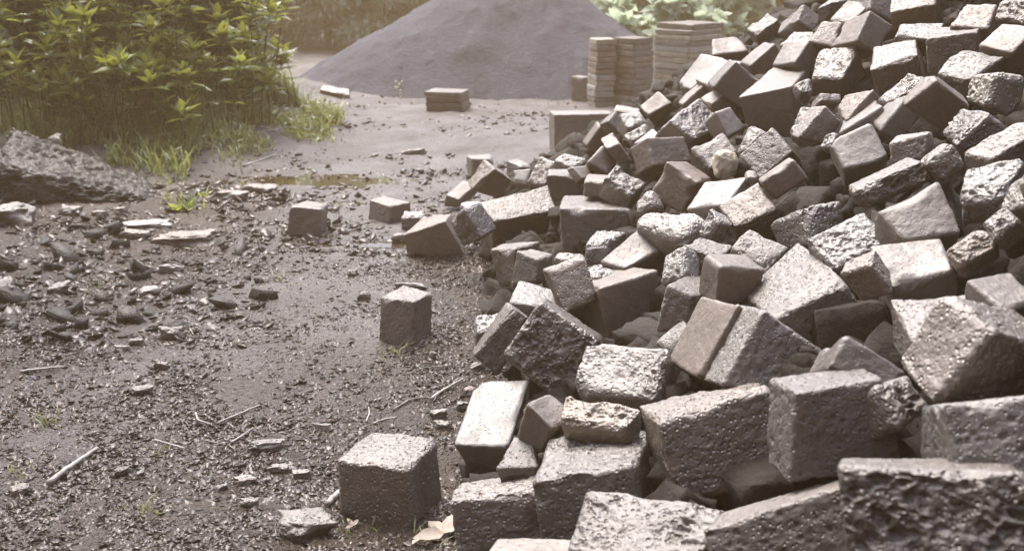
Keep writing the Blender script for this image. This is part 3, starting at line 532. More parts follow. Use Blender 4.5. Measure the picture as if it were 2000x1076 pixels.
# ------------------------------------------------------------------ gravel heap behind
def gravel_heap():
    xs = np.linspace(-3.6, 3.6, 260); ys = np.linspace(-2.4, 2.4, 150)
    X, Y = np.meshgrid(xs, ys); x = X.ravel(); y = Y.ravel(); p = np.stack([x, y, 0 * x], -1)
    rx = np.where(x < 0, 2.62, 2.2); ry = 1.55
    d = (np.abs(x / rx) ** 2.4 + np.abs(y / ry) ** 2.4) ** (1 / 2.4)
    h = 1.46 * np.clip(1.0 - d, -.2, 1)
    h = np.where(d < .07, 1.46 * (.93 + .07 * (1 - (d / .07) ** 2) * .5), h)
    h = h + .05 * fbm(p, 1.1, 3, 3) * sstep(1, .8, d) + .022 * fbm(p, 5, 3, 5) + .014 * fbm(p, 15, 3, 8) + .04 * np.clip(fbm(p * np.array([1, .35, 1]), 4.5, 2, 6) - .2, 0, 1)
    cl = np.clip(vnoise(p, 6.5, 9) - .55, 0, 1); h = h + .05 * cl * sstep(1, .85, d)
    nx, ny = len(xs), len(ys); i = (np.arange(ny - 1)[:, None] * nx + np.arange(nx - 1)[None, :])
    f = np.stack([i, i + 1, i + 1 + nx, i + nx], -1).reshape(-1, 4)
    f = f[(d[f] < 1.1).all(1)]
    m, nt, b = mat_new('dark_fine_gravel'); co = coords(nt, False)
    nt.links.new(ramp(nt, math_n(nt, 'ADD', math_n(nt, 'MULTIPLY', noise_n(nt, co, 1.5, 5), .6), math_n(nt, 'MULTIPLY', noise_n(nt, co, 60, 3, .7), .4)), [(.36, (.052, .052, .072)), (.64, (.102, .101, .132))]), b.inputs['Base Color'])
    b.inputs['Roughness'].default_value = .75
    bp = N(nt, 'ShaderNodeBump', Strength=1.0, Distance=.09); nt.links.new(noise_n(nt, co, 26, 7, .8), bp.inputs['Height']); nt.links.new(bp.outputs[0], b.inputs['Normal'])
    o = mesh_obj('gravel_heap', np.stack([x, y, h], -1), f, m, loc=(.02, 13.35, .0)); tag(o, 'tall conical heap of dark fine gravel in the background', 'gravel heap')
gravel_heap()

# ------------------------------------------------------------------ slab stacks
slab_cols = [simple('slab_grey', (.115, .095, .078), (.21, .185, .16), 12, .6, .5, 50), simple('slab_terracotta', (.17, .125, .095), (.25, .195, .155), 12, .65, .5, 50), simple('slab_beige', (.22, .185, .135), (.34, .30, .235), 12, .65, .5, 50), simple('slab_cream', (.22, .205, .18), (.33, .31, .28), 12, .65, .5, 50), simple('slab_brown', (.085, .065, .048), (.15, .12, .095), 12, .6, .5, 50)]
ORD = ['topmost', 'second', 'third', 'fourth', 'fifth', 'sixth', 'seventh', 'eighth', 'ninth', 'tenth', 'eleventh', 'twelfth', 'thirteenth', 'fourteenth', 'fifteenth']
def slab_stack(px, py, rz, sx, sy, th, cols, where, shift=None, seed=1):
    r = random.Random(seed); n = len(cols); z = float(gz(np.array([px]), np.array([py]))[0]) - .005
    for k in range(n):
        t = th * r.uniform(.85, 1.12); a = sx * r.uniform(.96, 1.03); c = sy * r.uniform(.96, 1.03)
        h = np.array([a / 2, c / 2, t / 2 - .001])
        Wc = np.array([[(-1, 1)[i & 1], (-1, 1)[i >> 1 & 1], (-1, 1)[i >> 2 & 1]] for i in range(8)]) * h
        v, f = make_block(Wc, 's', 14, seed * 20 + k, r0=.0025)
        o = mesh_obj('stone_slab', v, f, slab_cols[cols[k]])
        sh = shift(k) if shift else (0, 0)
        o.location = (px + r.uniform(-.008, .008) + sh[0], py + r.uniform(-.008, .008) + sh[1], z + t / 2); o.rotation_euler = (0, 0, rz + r.uniform(-.022, .022))
        z += t
        j = n - 1 - k
        lab = ('%s slab of %s' % (ORD[0], where)) if j == 0 else (('lowest slab of %s' % where) if k == 0 else '%s slab from the top of %s' % (ORD[j], where))
        tag(o, lab, 'slab', 'slabs of ' + where)
p = flat_at(1237, 212)
slab_stack(p[0], p[1] + .19, math.radians(44), .285, .285, .056, [2, 2, 4, 0, 0, 0, 0, 1, 1, 0, 0, 4, 2][::1][:12], 'the middle square stack behind the heap', seed=2)
p = flat_at(1176, 211)
slab_stack(p[0] + .0, p[1] + .16, math.radians(14), .20, .26, .055, [2, 0, 3, 3, 2, 3, 1, 0, 1, 1, 0, 2], 'the narrow stack left of the middle one', seed=3)
p = flat_at(1348, 206)
slab_stack(p[0], p[1] + .36, math.radians(44), .52, .47, .057, [3, 3, 3, 3, 2, 3, 3, 2, 2, 3, 0, 2, 0, 4], 'the widest stack under the shrubs', shift=lambda k: (.04, .07) if k == 13 else (0, 0), seed=4)
p = flat_at(873, 222)
slab_stack(p[0], p[1] + .17, math.radians(-12), .36, .30, .052, [4, 0, 4, 0], 'the low pile alone on the open ground', seed=5)

# ------------------------------------------------------------------ vegetation
def leaves(P, D, Nn, L, Wd, droop=.15, fold=.12):
    """many leaves as one vertex/triangle soup: P base, D direction, Nn leaf normal, L length, Wd width"""
    P, D, Nn = map(np.asarray, (P, D, Nn)); L = np.asarray(L)[:, None]; Wd = np.asarray(Wd)[:, None]
    D = D / np.linalg.norm(D, axis=1, keepdims=True); S = np.cross(D, Nn); S /= np.maximum(np.linalg.norm(S, axis=1, keepdims=True), 1e-6); Nn = np.cross(S, D)
    def pt(t, s, hgt): return P + D * L * t + S * Wd * s * .5 + Nn * (hgt * L)
    v = np.stack([pt(0, 0, 0), pt(.3, -.85, fold * .6), pt(.3, 0, 0), pt(.3, .85, fold * .6), pt(.65, -.75, fold * .5 - droop * .4), pt(.65, 0, -droop * .4), pt(.65, .75, fold * .5 - droop * .4), pt(1, 0, -droop)], 1)
    T = np.array([[0, 2, 1], [0, 3, 2], [1, 2, 5], [1, 5, 4], [2, 3, 6], [2, 6, 5], [4, 5, 7], [5, 6, 7]])
    f = (np.arange(len(P))[:, None, None] * 8 + T[None]).reshape(-1, 3)
    return v.reshape(-1, 3), f
def tube(pts, r0, r1, n=6):
    pts = np.asarray(pts, float); m = len(pts); t = np.gradient(pts, axis=0); t /= np.linalg.norm(t, axis=1, keepdims=True)
    a = np.cross(t, [0.3, .2, 1.0]); a /= np.maximum(np.linalg.norm(a, axis=1, keepdims=True), 1e-6); b = np.cross(t, a)
    th = np.linspace(0, 2 * np.pi, n, endpoint=False); r = np.linspace(r0, r1, m)
    v = pts[:, None] + r[:, None, None] * (np.cos(th)[None, :, None] * a[:, None] + np.sin(th)[None, :, None] * b[:, None])
    i = np.arange(m - 1)[:, None] * n + np.arange(n)[None]; j = np.arange(m - 1)[:, None] * n + (np.arange(n)[None] + 1) % n
    f = np.stack([i, j, j + n, i + n], -1).reshape(-1, 4).tolist()
    f.append(list(range(n))[::-1]); f.append([(m - 1) * n + k for k in range(n)])
    return v.reshape(-1, 3), f
def unit(a): return a / np.maximum(np.linalg.norm(a, axis=-1, keepdims=True), 1e-9)

L_FRONT = leaf_mat('thicket_leaf', (.05, .08, .025), (.17, .20, .075), .30, .42, (.30, .31, .05))
L_DARK = leaf_mat('shade_leaf', (.018, .032, .012), (.035, .055, .018), .5, .15, (.10, .12, .02))  # darker leaf colour with the thicket's inner shade put in
STEM = simple('green_stem', (.035, .038, .018), (.07, .075, .03), 9, .5, 0)
WOOD = simple('brown_wood', (.07, .055, .04), (.13, .105, .08), 9, .8, .4, 40)
def thicket_plant(base, nst, hmin, hmax, spread, lab, seed, leaf=.15, mat=None, kind='leafy_shrub'):
    r = np.random.default_rng(seed); root = empty(kind, base); tag(root, lab, 'shrub', 'leafy shrubs of the thicket')
    Ps, Ds, Ns, Ls, Ws = [], [], [], [], []
    def add(p, d, n, l, w): Ps.append(p); Ds.append(d); Ns.append(n); Ls.append(l); Ws.append(w)
    for s in range(int(nst * 1.7)):
        bx, by = np.clip(r.normal(0, spread * 1.3, 2), -.36, .36); h = hmax * (.28 + .72 * r.uniform(0, 1) ** .8); lean = np.clip(r.normal(0, .2, 2), -.3, .16)
        ts = np.linspace(0, 1, 9); pts = np.stack([bx + lean[0] * h * ts ** 1.5, by + lean[1] * h * ts ** 1.5, h * ts], -1)
        v, f = tube(pts, .005, .003, 5); mesh_obj('stem', v, f, STEM, root)
        z = h * r.uniform(.35, .55); k = 0
        while z < h - .05:
            t = z / h; q = np.array([bx + lean[0] * h * t ** 1.5, by + lean[1] * h * t ** 1.5, z]); a0 = r.uniform(0, 6.28)
            for m in range(r.integers(2, 4)):
                a = a0 + m * 2.1 + r.normal(0, .3); d = np.array([math.cos(a), math.sin(a), r.uniform(-.1, .35)])
                l = leaf * r.uniform(.45, .95) * (.6 + .3 * t); add(q, d, np.array([0, 0, 1.0]) + r.normal(0, .25, 3), l, l * r.uniform(.42, .55))
            z += r.uniform(.12, .24)
        tip = pts[-1]
        for ringk, (cnt, el, ll) in enumerate(((5, .15, 1.0), (5, .9, .9), (3, 2.6, .75))):
            a0 = r.uniform(0, 6.28)
            for m in range(cnt):
                a = a0 + m * 6.283 / cnt + r.normal(0, .18); d = np.array([math.cos(a), math.sin(a), el + r.normal(0, .15)])
                l = leaf * ll * r.uniform(.75, 1.15); add(tip - np.array([0, 0, .03 * (2 - ringk)]), d, np.array([-math.cos(a) * el, -math.sin(a) * el, 1.0]) + r.normal(0, .1, 3), l, l * r.uniform(.42, .54))
    v, f = leaves(Ps, Ds, Ns, Ls, Ws); mesh_obj('foliage', v, f, mat or L_FRONT, root); return root
def gpt(u, v, dy=0):
    p = at(u, v); p[1] += dy; p[2] = float(gz(p[0:1], p[1:2])[0]); return p
TH = [ # pixel of the base, back offset, stems, heights, spread, label
 (40, 262, .2, 7, .8, 1.35, .26, 'leafy shrub in deepest shade at the thicket\'s left end'),
 (150, 262, .1, 8, .9, 1.5, .27, 'tall leafy shrub above the upper end of the long boulder'),
 (245, 268, .25, 8, .75, 1.35, .26, 'leafy shrub with the broadest yellow green top leaf'),
 (330, 258, .3, 8, .6, 1.3, .27, 'leafy shrub with stacked pale rosettes in the middle of the thicket'),
 (405, 250, .4, 8, .5, 1.15, .25, 'lower leafy shrub leaning over the grass right of the pale rosettes'),
 (300, 262, -.1, 6, .35, .6, .25, 'knee high leafy shrub in the front row over the grass'),
 (420, 240, .8, 8, .7, 1.2, .22, 'greyish leafy shrub rounding off the thicket\'s right end'),
 (475, 218, .7, 6, .3, .55, .2, 'short leafy shrub trailing from the thicket\'s right end'),
 (60, 256, .0, 8, .4, .62, .26, 'low leafy shrub directly behind the upper end of the long boulder'),
 (185, 262, .05, 8, .4, .70, .26, 'low leafy shrub between the boulder and the knee high one'),
 (255, 264, .0, 8, .4, .60, .24, 'low leafy shrub in the darkest front gap of the thicket'),
 (375, 256, .1, 8, .4, .66, .26, 'low leafy shrub in the sunny middle of the verge'),
 (440, 246, .2, 8, .3, .55, .25, 'low leafy shrub near the dead stalks'),
 (95, 250, .9, 7, 1.1, 1.7, .3, 'tall dim leafy shrub behind the thicket\'s left front row'),
 (370, 240, 1.2, 7, 1.1, 1.65, .3, 'tall dim leafy shrub behind the stacked pale rosettes'),
]
for k, (u, v, dy, n, h0, h1, sp, lab) in enumerate(TH):
    thicket_plant(gpt(u, v, dy), n, h0, h1, sp, lab, 100 + k, leaf=.185)
def dense_bush(base, rx, ry, h, n, lsz, lab, mat, seed, name='bush', cat='bush', group=None, z0=.05, lw=.5, trunks=4, flat=.5):
    r = np.random.default_rng(seed); root = empty(name, base); tag(root, lab, cat, group)
    # clumps on limbs
    ncl = max(10, n // 90); cen = []
    for k in range(ncl):
        a = r.uniform(0, 6.28); q = math.sqrt(r.uniform(0, 1)); zz = r.uniform(z0, 1) ** .8
        w = math.sqrt(max(.05, 1 - (zz - .35) ** 2 * 1.6)); cen.append([rx * q * w * math.cos(a), ry * q * w * math.sin(a), h * zz])
    cen = np.array(cen); idx = r.integers(0, ncl, n); cs = r.uniform(.10, .2, ncl)[idx][:, None] * min(h, 2 * rx) * 1.0
    off = r.normal(0, 1, (n, 3)); off = unit(off) * r.uniform(.2, 1, (n, 1)) ** .5
    P = cen[idx] + off * cs * np.array([1, 1, .7]); P[:, 2] = np.maximum(P[:, 2], .02)
    D = unit(off * np.array([1, 1, .3]) + r.normal(0, .5, (n, 3))); Nn = unit(np.array([0, 0, 1.0]) + r.normal(0, flat, (n, 3)))
    l = lsz * r.uniform(.6, 1.25, n); v, f = leaves(P, D, Nn, l, l * lw); mesh_obj('foliage', v, f, mat, root)
    for k in range(trunks):
        c = cen[r.integers(0, ncl)]; t = np.linspace(0, 1, 7)[:, None]; pts = np.array([r.normal(0, .06) * rx, r.normal(0, .06) * ry, -.05]) * (1 - t) + c * t * np.array([1, 1, 1]) + np.sin(t * 3.1) * r.normal(0, .05, 3)
        vv, ff = tube(pts, .02 * h ** .5, .006, 5); mesh_obj('branch', vv, ff, WOOD, root)
    return root
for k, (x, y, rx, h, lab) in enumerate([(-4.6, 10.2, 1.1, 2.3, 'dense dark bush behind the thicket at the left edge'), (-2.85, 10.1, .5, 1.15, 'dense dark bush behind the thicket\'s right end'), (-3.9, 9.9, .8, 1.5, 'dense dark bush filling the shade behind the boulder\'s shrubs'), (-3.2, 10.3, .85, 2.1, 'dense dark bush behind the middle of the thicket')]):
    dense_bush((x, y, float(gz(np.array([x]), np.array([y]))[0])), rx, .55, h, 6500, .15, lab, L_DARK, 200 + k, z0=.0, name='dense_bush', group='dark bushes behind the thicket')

# grass along the thicket's foot
GR = leaf_mat('grass_blade', (.13, .16, .045), (.42, .43, .22), .36, .42, (.34, .35, .10))
def grass(px_poly_n, sampler, name, lab, hmin, hmax, seed, wid=.007):
    r = np.random.default_rng(seed); P = sampler(r, px_poly_n); n = len(P)
    a = r.uniform(0, 6.28, n); h = (hmin + (hmax - hmin) * r.uniform(0, 1, n) ** 1.5) * (.55 + .9 * np.clip(.5 + fbm(P, 2.6, 2, 55), 0, 1)); h = h * getattr(sampler, 'scale', 1.0); b = r.uniform(.2, 1.15, n) * h
    S = np.stack([-np.sin(a), np.cos(a), 0 * a], -1); D = np.stack([np.cos(a), np.sin(a), 0 * a], -1); w = wid * r.uniform(.6, 1.4, n)
    rows = []
    for t in (0, .35, .7, 1.0):
        c = P + D * (b * t ** 2)[:, None] + np.array([0, 0, 1.0]) * (h * (t - .28 * t * t * b / h))[:, None]
        ww = (w * (1 - t) + .0006)[:, None]; rows += [c - S * ww, c + S * ww]
    v = np.stack(rows, 1); T = np.array([[0, 1, 3, 2], [2, 3, 5, 4], [4, 5, 7, 6]]); f = (np.arange(n)[:, None, None] * 8 + T).reshape(-1, 4)
    o = mesh_obj(name, v.reshape(-1, 3), f, GR); tag(o, lab, 'grass', kind='stuff')
def samp_grass(r, n):
    n2 = n; u = r.uniform(20, 650, n * 2); nz = 13 * np.sin(u * .043) + 9 * np.sin(u * .11 + 1) + r.normal(0, 7, n * 2)
    lo = np.interp(u, [20, 120, 220, 330, 420, 500, 580, 650], [262, 292, 312, 298, 284, 272, 250, 226]) + nz; hi = np.interp(u, [20, 300, 470, 520, 560, 650], [225, 205, 178, 178, 195, 215])
    tt = r.uniform(0, 1, n * 2) ** .8; v = lo - (lo - hi) * tt
    P = []
    for a, b in zip(u, v):
        rr = ray(a, b); P.append(CAM + rr * ((CAMH - .12) / -rr[2]))
    P = np.array(P); P[:, 2] = gz(P[:, 0], P[:, 1]); keep = (fbm(P, 2.0, 2, 77) > -.22) & (r.uniform(0, 1, n * 2) < (.45 + .55 * tt) * np.interp(u, [0, 540, 650], [1, 1, .3]))
    sc = ((.4 + .7 * tt) * np.interp(u, [0, 480, 650], [1, .9, .5]))[keep][:n]
    P = P[keep][:n]; P[:, :2] += r.normal(0, .05, (len(P), 2)); samp_grass.scale = sc; return P
grass(20000, samp_grass, 'grass', 'yellow green grass growing along the foot of the thicket', .06, .42, 31, .011)
rh = np.random.default_rng(41); PH = samp_grass(rh, 3600); nh = len(PH); PH[:, 2] += rh.uniform(.01, .32, nh) * samp_grass.scale
vh, fh = leaves(PH, unit(rh.normal(0, 1, (nh, 3)) * np.array([1, 1, .5])), unit(rh.normal(0, .45, (nh, 3)) + np.array([0, -.2, 1.0])), rh.uniform(.04, .09, nh), rh.uniform(.014, .03, nh))
tag(mesh_obj('herbs', vh, fh, leaf_mat('herb_leaf', (.09, .12, .04), (.26, .29, .16), .33, .35, (.28, .30, .08))), 'low leafy herbs mixed into the grass by the thicket', 'plants', kind='stuff')
def samp_weed(r, n):
    u = r.normal(365, 55, n); v = r.uniform(330, 425, n); P = np.array([flat_at(a, b) for a, b in zip(u, v)]); P[:, 2] = gz(P[:, 0], P[:, 1]); return P[fbm(P, 3, 2, 5) > .0]
grass(420, samp_weed, 'grass', 'sparse short grass sprouting from the silt beside the puddles', .03, .09, 32, .005)
def samp_near(r, n):
    c = [(30, 930), (100, 830), (290, 1000), (830, 1040), (700, 1030), (300, 880), (200, 560), (540, 545), (760, 690)]; P = []
    for k in range(n):
        a, b = c[k % len(c)]; P.append(flat_at(a + r.normal(0, 20), b + r.normal(0, 9)))
    P = np.array(P); P[:, 2] = gz(P[:, 0], P[:, 1]); return P
grass(120, samp_near, 'grass', 'thin stray grass shoots on the near cinder ground', .02, .06, 33, .003)
# weeds at the puddle edge
W_L = leaf_mat('weed_leaf', (.10, .14, .03), (.22, .25, .08), .4, .5, (.35, .38, .06))
for k, (u, v, s, lab) in enumerate([(352, 412, .075, 'yellow green weed rosette right of the long boulder\'s end'), (402, 385, .05, 'small weed behind the yellow green rosette'), (330, 300, .10, 'brown tinged weed at the front edge of the grass')]):
    p = at(u, v); r = np.random.default_rng(50 + k); n = 26; a = r.uniform(0, 6.28, n)
    D = np.stack([np.cos(a), np.sin(a), r.uniform(.2, 1.6, n)], -1); l = s * r.uniform(.6, 1.4, n)
    vv, ff = leaves(r.normal(0, s * .45, (n, 3)) * np.array([1, 1, .1]), D, np.array([[0, 0, 1.0]]) + r.normal(0, .3, (n, 3)), l, l * .4)
    tag(mesh_obj('weed', vv, ff, W_L, loc=p), lab, 'weed')
# tall pale weed in front of the gravel heap
p = flat_at(783, 195); root = empty('flowering_weed', p); tag(root, 'spindly weed with pale buds standing against the gravel heap', 'weed')
vv, ff = tube([(0, 0, 0), (.005, 0, .1), (-.005, .0, .2), (0, 0, .27)], .004, .002, 5); mesh_obj('stem', vv, ff, STEM, root)
BUD = simple('pale_bud', (.55, .55, .32), (.75, .75, .5), 8, .6, 0); c8, f8 = shell(3)
for dx, z in ((0, .02), (0, .055), (.0, .085), (-.055, .115), (-.035, .115), (-.008, .15), (-.045, .175), (.015, .175)):
    mesh_obj('bud', unit(c8) * .011, f8, BUD, root, loc=(dx, 0, z + .01))

# shrubs on the wooded bank behind
SH = [leaf_mat('bank_leaf_grey', (.24, .29, .22), (.42, .48, .38), .42, .52, (.46, .54, .34)), leaf_mat('bank_leaf_pale', (.22, .26, .20), (.42, .46, .38), .34, .48, (.52, .60, .42)), leaf_mat('bank_leaf_dim', (.18, .22, .165), (.33, .38, .29), .45, .48, (.36, .42, .26))]
BK = [ # u at the foot, distance, radius, height, leaf, material, label
 (470, 18.6, .9, 1.7, .10, 0, 'grey green shrub just right of the thicket on the far bank'),
 (560, 18.9, .95, 2.0, .10, 0, 'rounded dusty shrub above the pale strip of far ground'),
 (650, 18.5, .8, 1.6, .11, 1, 'pale flecked shrub in the gap left of the gravel heap'),
 (735, 19.0, .95, 1.9, .10, 0, 'grey shrub whose foot touches the gravel heap\'s left slope'),
 (830, 19.6, 1.0, 2.1, .11, 2, 'dim shrub rising behind the gravel heap\'s left shoulder'),
 (1120, 19.2, .9, 2.0, .12, 1, 'pale shrub just right of the gravel heap\'s summit'),
 (1200, 18.4, .85, 1.7, .13, 2, 'dim shrub behind the narrow slab stack'),
 (1440, 18.6, 1.0, 2.0, .13, 0, 'yellowish shrub left of the heap\'s skyline'),
 (1540, 18.8, 1.1, 2.1, .13, 0, 'shrub just showing over the heap\'s skyline'),
 (520, 21.5, 1.3, 2.4, .12, 2, 'dim taller shrub in the second row left on the bank'),
 (680, 21.8, 1.3, 2.4, .12, 0, 'taller shrub in the second row above the pale flecked one'),
 (1000, 22.5, 1.5, 2.6, .12, 2, 'taller shrub hidden mostly by the gravel heap'),
 (1290, 21.5, 1.4, 2.6, .13, 2, 'dim taller shrub behind the broad leaved one'),
 (1450, 22.0, 1.4, 2.6, .13, 2, 'dim taller shrub behind the yellowish one'),
]
for k, (u, d, rx, h, ls, mi, lab) in enumerate(BK):
    x = (u - 1000) / FPX * d * .985; b0 = (x, d * .97, float(gz(np.array([x]), np.array([d * .97]))[0]))
    dense_bush(b0, rx, rx * .8, h, 5200, ls * 1.25, lab, SH[mi], 300 + k, name='bank_shrub', cat='shrub', group='shrubs on the wooded bank', lw=.55)
for k, (u, d, rx, h, lab) in enumerate([(1315, 14.6, .62, 1.05, 'broad leaved pale shrub directly behind the widest slab stack'), (1235, 15.4, .5, .95, 'broad leaved pale shrub above the middle slab stack'), (1400, 15.2, .55, 1.1, 'broad leaved shrub between the widest slab stack and the heap\'s top')]):
    x = (u - 1000) / FPX * d * .985
    dense_bush((x, d * .97, 0), rx, rx * .8, h, 1000, .20, lab, SH[1], 350 + k, name='broad_leaved_shrub', cat='shrub', group='broad leaved shrubs behind the slab stacks', lw=.72, flat=.6)
dense_bush((-5.2, 6.4, .1), 2.2, 2.1, 7.0, 5000, .24, 'tree added out of view beyond the left edge to darken the yard', L_DARK, 451, name='shade_tree', cat='shade_tree', z0=.6, trunks=3)  # unseen crown added to cast shade over the left foreground
# unseen wood added to block the rear sky; its copper colour bounces warm light
def wood():
    r = np.random.default_rng(77); n = 9000
    a = np.radians(r.uniform(80, 278, n)); d = r.uniform(7.5, 11.5, n) + .8 * np.sin(a * 9); z = 11 * r.uniform(0, 1, n) ** .85 * (.85 + .15 * np.sin(a * 13))
    P = np.stack([d * np.sin(a) + 1.0, d * np.cos(a) + 1.5, z], -1); P[:, 2] += gbase(P[:, 0], P[:, 1])
    v, f = leaves(P, unit(r.normal(0, 1, (n, 3)) * np.array([1, 1, .6])), unit(r.normal(0, .6, (n, 3)) + np.array([0, 0, 1.0])), r.uniform(.5, 1.0, n), r.uniform(.3, .6, n))
    tag(mesh_obj('wood', v, f, leaf_mat('warm_bounce_leaf', (.32, .15, .04), (.44, .22, .065), .6, .1, (.2, .1, .03))), 'unseen copper brown wood added behind the viewer to shade and warm the blocks', 'wood', kind='stuff')
wood()
# ------------------------------------------------------------------ loose stones, flakes, sticks
def chips(name, lab, n, sampler, smin, smax, mat, seed, flat=.35):
    r = np.random.default_rng(seed); P = sampler(r, n); n = len(P)
    base = np.array([[(-1, 1)[i & 1], (-1, 1)[i >> 1 & 1], (-1, 1)[i >> 2 & 1]] for i in range(8)], float)
    v = base[None] + r.uniform(-.55, .55, (n, 8, 3)); s = smin * (smax / smin) ** (r.uniform(0, 1, n) ** 2.2)
    dims = np.stack([s, s * r.uniform(.45, .95, n), s * r.uniform(flat * .5, flat * 1.3, n)], -1) / 2
    v = v * dims[:, None]; a = r.uniform(0, 6.28, n); tx = r.normal(0, .32, n); ty = r.normal(0, .32, n)
    ca, sa = np.cos(a)[:, None], np.sin(a)[:, None]
    x, y, z = v[..., 0], v[..., 1], v[..., 2]
    z = z + x * tx[:, None] + y * ty[:, None]; X = x * ca - y * sa; Y = x * sa + y * ca
    v = np.stack([X, Y, z], -1) + P[:, None] + np.array([0, 0, 1.0]) * (dims[:, 2] * .5)[:, None, None]
    Fq = np.array([[0, 2, 3, 1], [4, 5, 7, 6], [0, 1, 5, 4], [1, 3, 7, 5], [3, 2, 6, 7], [2, 0, 4, 6]]); f = (np.arange(n)[:, None, None] * 8 + Fq).reshape(-1, 4)
    tag(mesh_obj(name, v.reshape(-1, 3), f, mat, smooth=False), lab, 'gravel', kind='stuff')
def chip_mat(name, lo, hi, rough):
    m, nt, b = mat_new(name); gi = nt.nodes.new('ShaderNodeNewGeometry')
    nt.links.new(ramp(nt, gi.outputs['Random Per Island'], [(0, lo), (.72, tuple((a + c) / 2.6 for a, c in zip(lo, hi))), (1, hi)]), b.inputs['Base Color'])
    b.inputs['Roughness'].default_value = rough; b.inputs['IOR'].default_value = 1.6; b.inputs['Specular Tint'].default_value = (1, .88, .78, 1)
    co = coords(nt, False); bp = N(nt, 'ShaderNodeBump', Strength=.5, Distance=.004); nt.links.new(noise_n(nt, co, 120, 3), bp.inputs['Height']); nt.links.new(bp.outputs[0], b.inputs['Normal'])
    return m
CH = chip_mat('cinder_chip', (.018, .011, .006), (.18, .155, .135), .30)
def in_heap(P): return P[:, 0] > np.interp(P[:, 1], EY, EX) + .12
def samp_fore(r, n):
    v = 1090 - 780 * r.uniform(0, 1, n) ** 1.0; u = r.uniform(-40, 1060, n); P = np.array([flat_at(a, b) for a, b in zip(u, v)])
    dens = np.clip(.30 * sstep(9, 4.5, P[:, 1]) + .04 + .8 * sstep(4.2, 2.9, P[:, 1]) + .75 * sstep(-.8, -.25, P[:, 0]) * sstep(6.5, 5, P[:, 1]) + .7 * sstep(-1.0, -2.0, P[:, 0]) * sstep(7, 6, P[:, 1]) + .35 * fbm(P, 1.4, 3, 60), 0, 1)
    dens = np.maximum(dens, .5 * sstep(8, 5, P[:, 1])) - .08 * np.exp(-((P[:, 0] - np.interp(P[:, 1], [2, 3.7, 4.6, 5.4, 7.5], [-1.5, -1.3, -1.17, -1.0, -1.0])) / .40) ** 2)
    P = P[(r.uniform(0, 1, n) < dens) & ~in_heap(P)]; P[:, 2] = gz(P[:, 0], P[:, 1]); return P
chips('gravel', 'dark glinting cinder gravel covering the near ground', 135000, samp_fore, .0045, .021, CH, 61, .25)
def samp_spoil(r, n):
    u = r.uniform(-60, 520, n); v = r.uniform(395, 680, n); keep = v > 395 + 0 * u; P = np.array([at(a, b) for a, b in zip(u[keep][:1], v[keep][:1])])
    Q = np.array([flat_at(a, b) for a, b in zip(u, v)]); Q = Q[Q[:, 0] < -.9 - 1.2 * r.uniform(0, 1, len(Q)) ** 1.5]; Q[:, 2] = gz(Q[:, 0], Q[:, 1]); return Q
chips('gravel', 'slaty rubble chips scattered below the long boulder', 5200, samp_spoil, .008, .05, CH, 62, .25)
chips('gravel', 'dark broken lumps of slag strewn below the long boulder', 200, samp_spoil, .03, .10, slag('r', 'k'), 65, .5)
def samp_far(r, n):
    u = r.uniform(200, 1250, n); v = r.uniform(190, 500, n); Q = np.array([flat_at(a, b) for a, b in zip(u, v)]); Q = Q[~in_heap(Q) & (fbm(Q, 1.1, 3, 66) > -.15)]; Q[:, 2] = gz(Q[:, 0], Q[:, 1]); return Q
chips('gravel', 'scattered grit and crumbs over the far yard', 5200, samp_far, .010, .05, CH, 64, .4)
def samp_patch(r, n):
    u = r.normal(450, 75, n); v = r.normal(388, 12, n); Q = np.array([flat_at(a, b) for a, b in zip(u, v)]); Q[:, 2] = gz(Q[:, 0], Q[:, 1]); return Q
chips('gravel', 'dark broken clods on the wet silt beside the puddles', 900, samp_patch, .015, .07, CH, 63, .35)
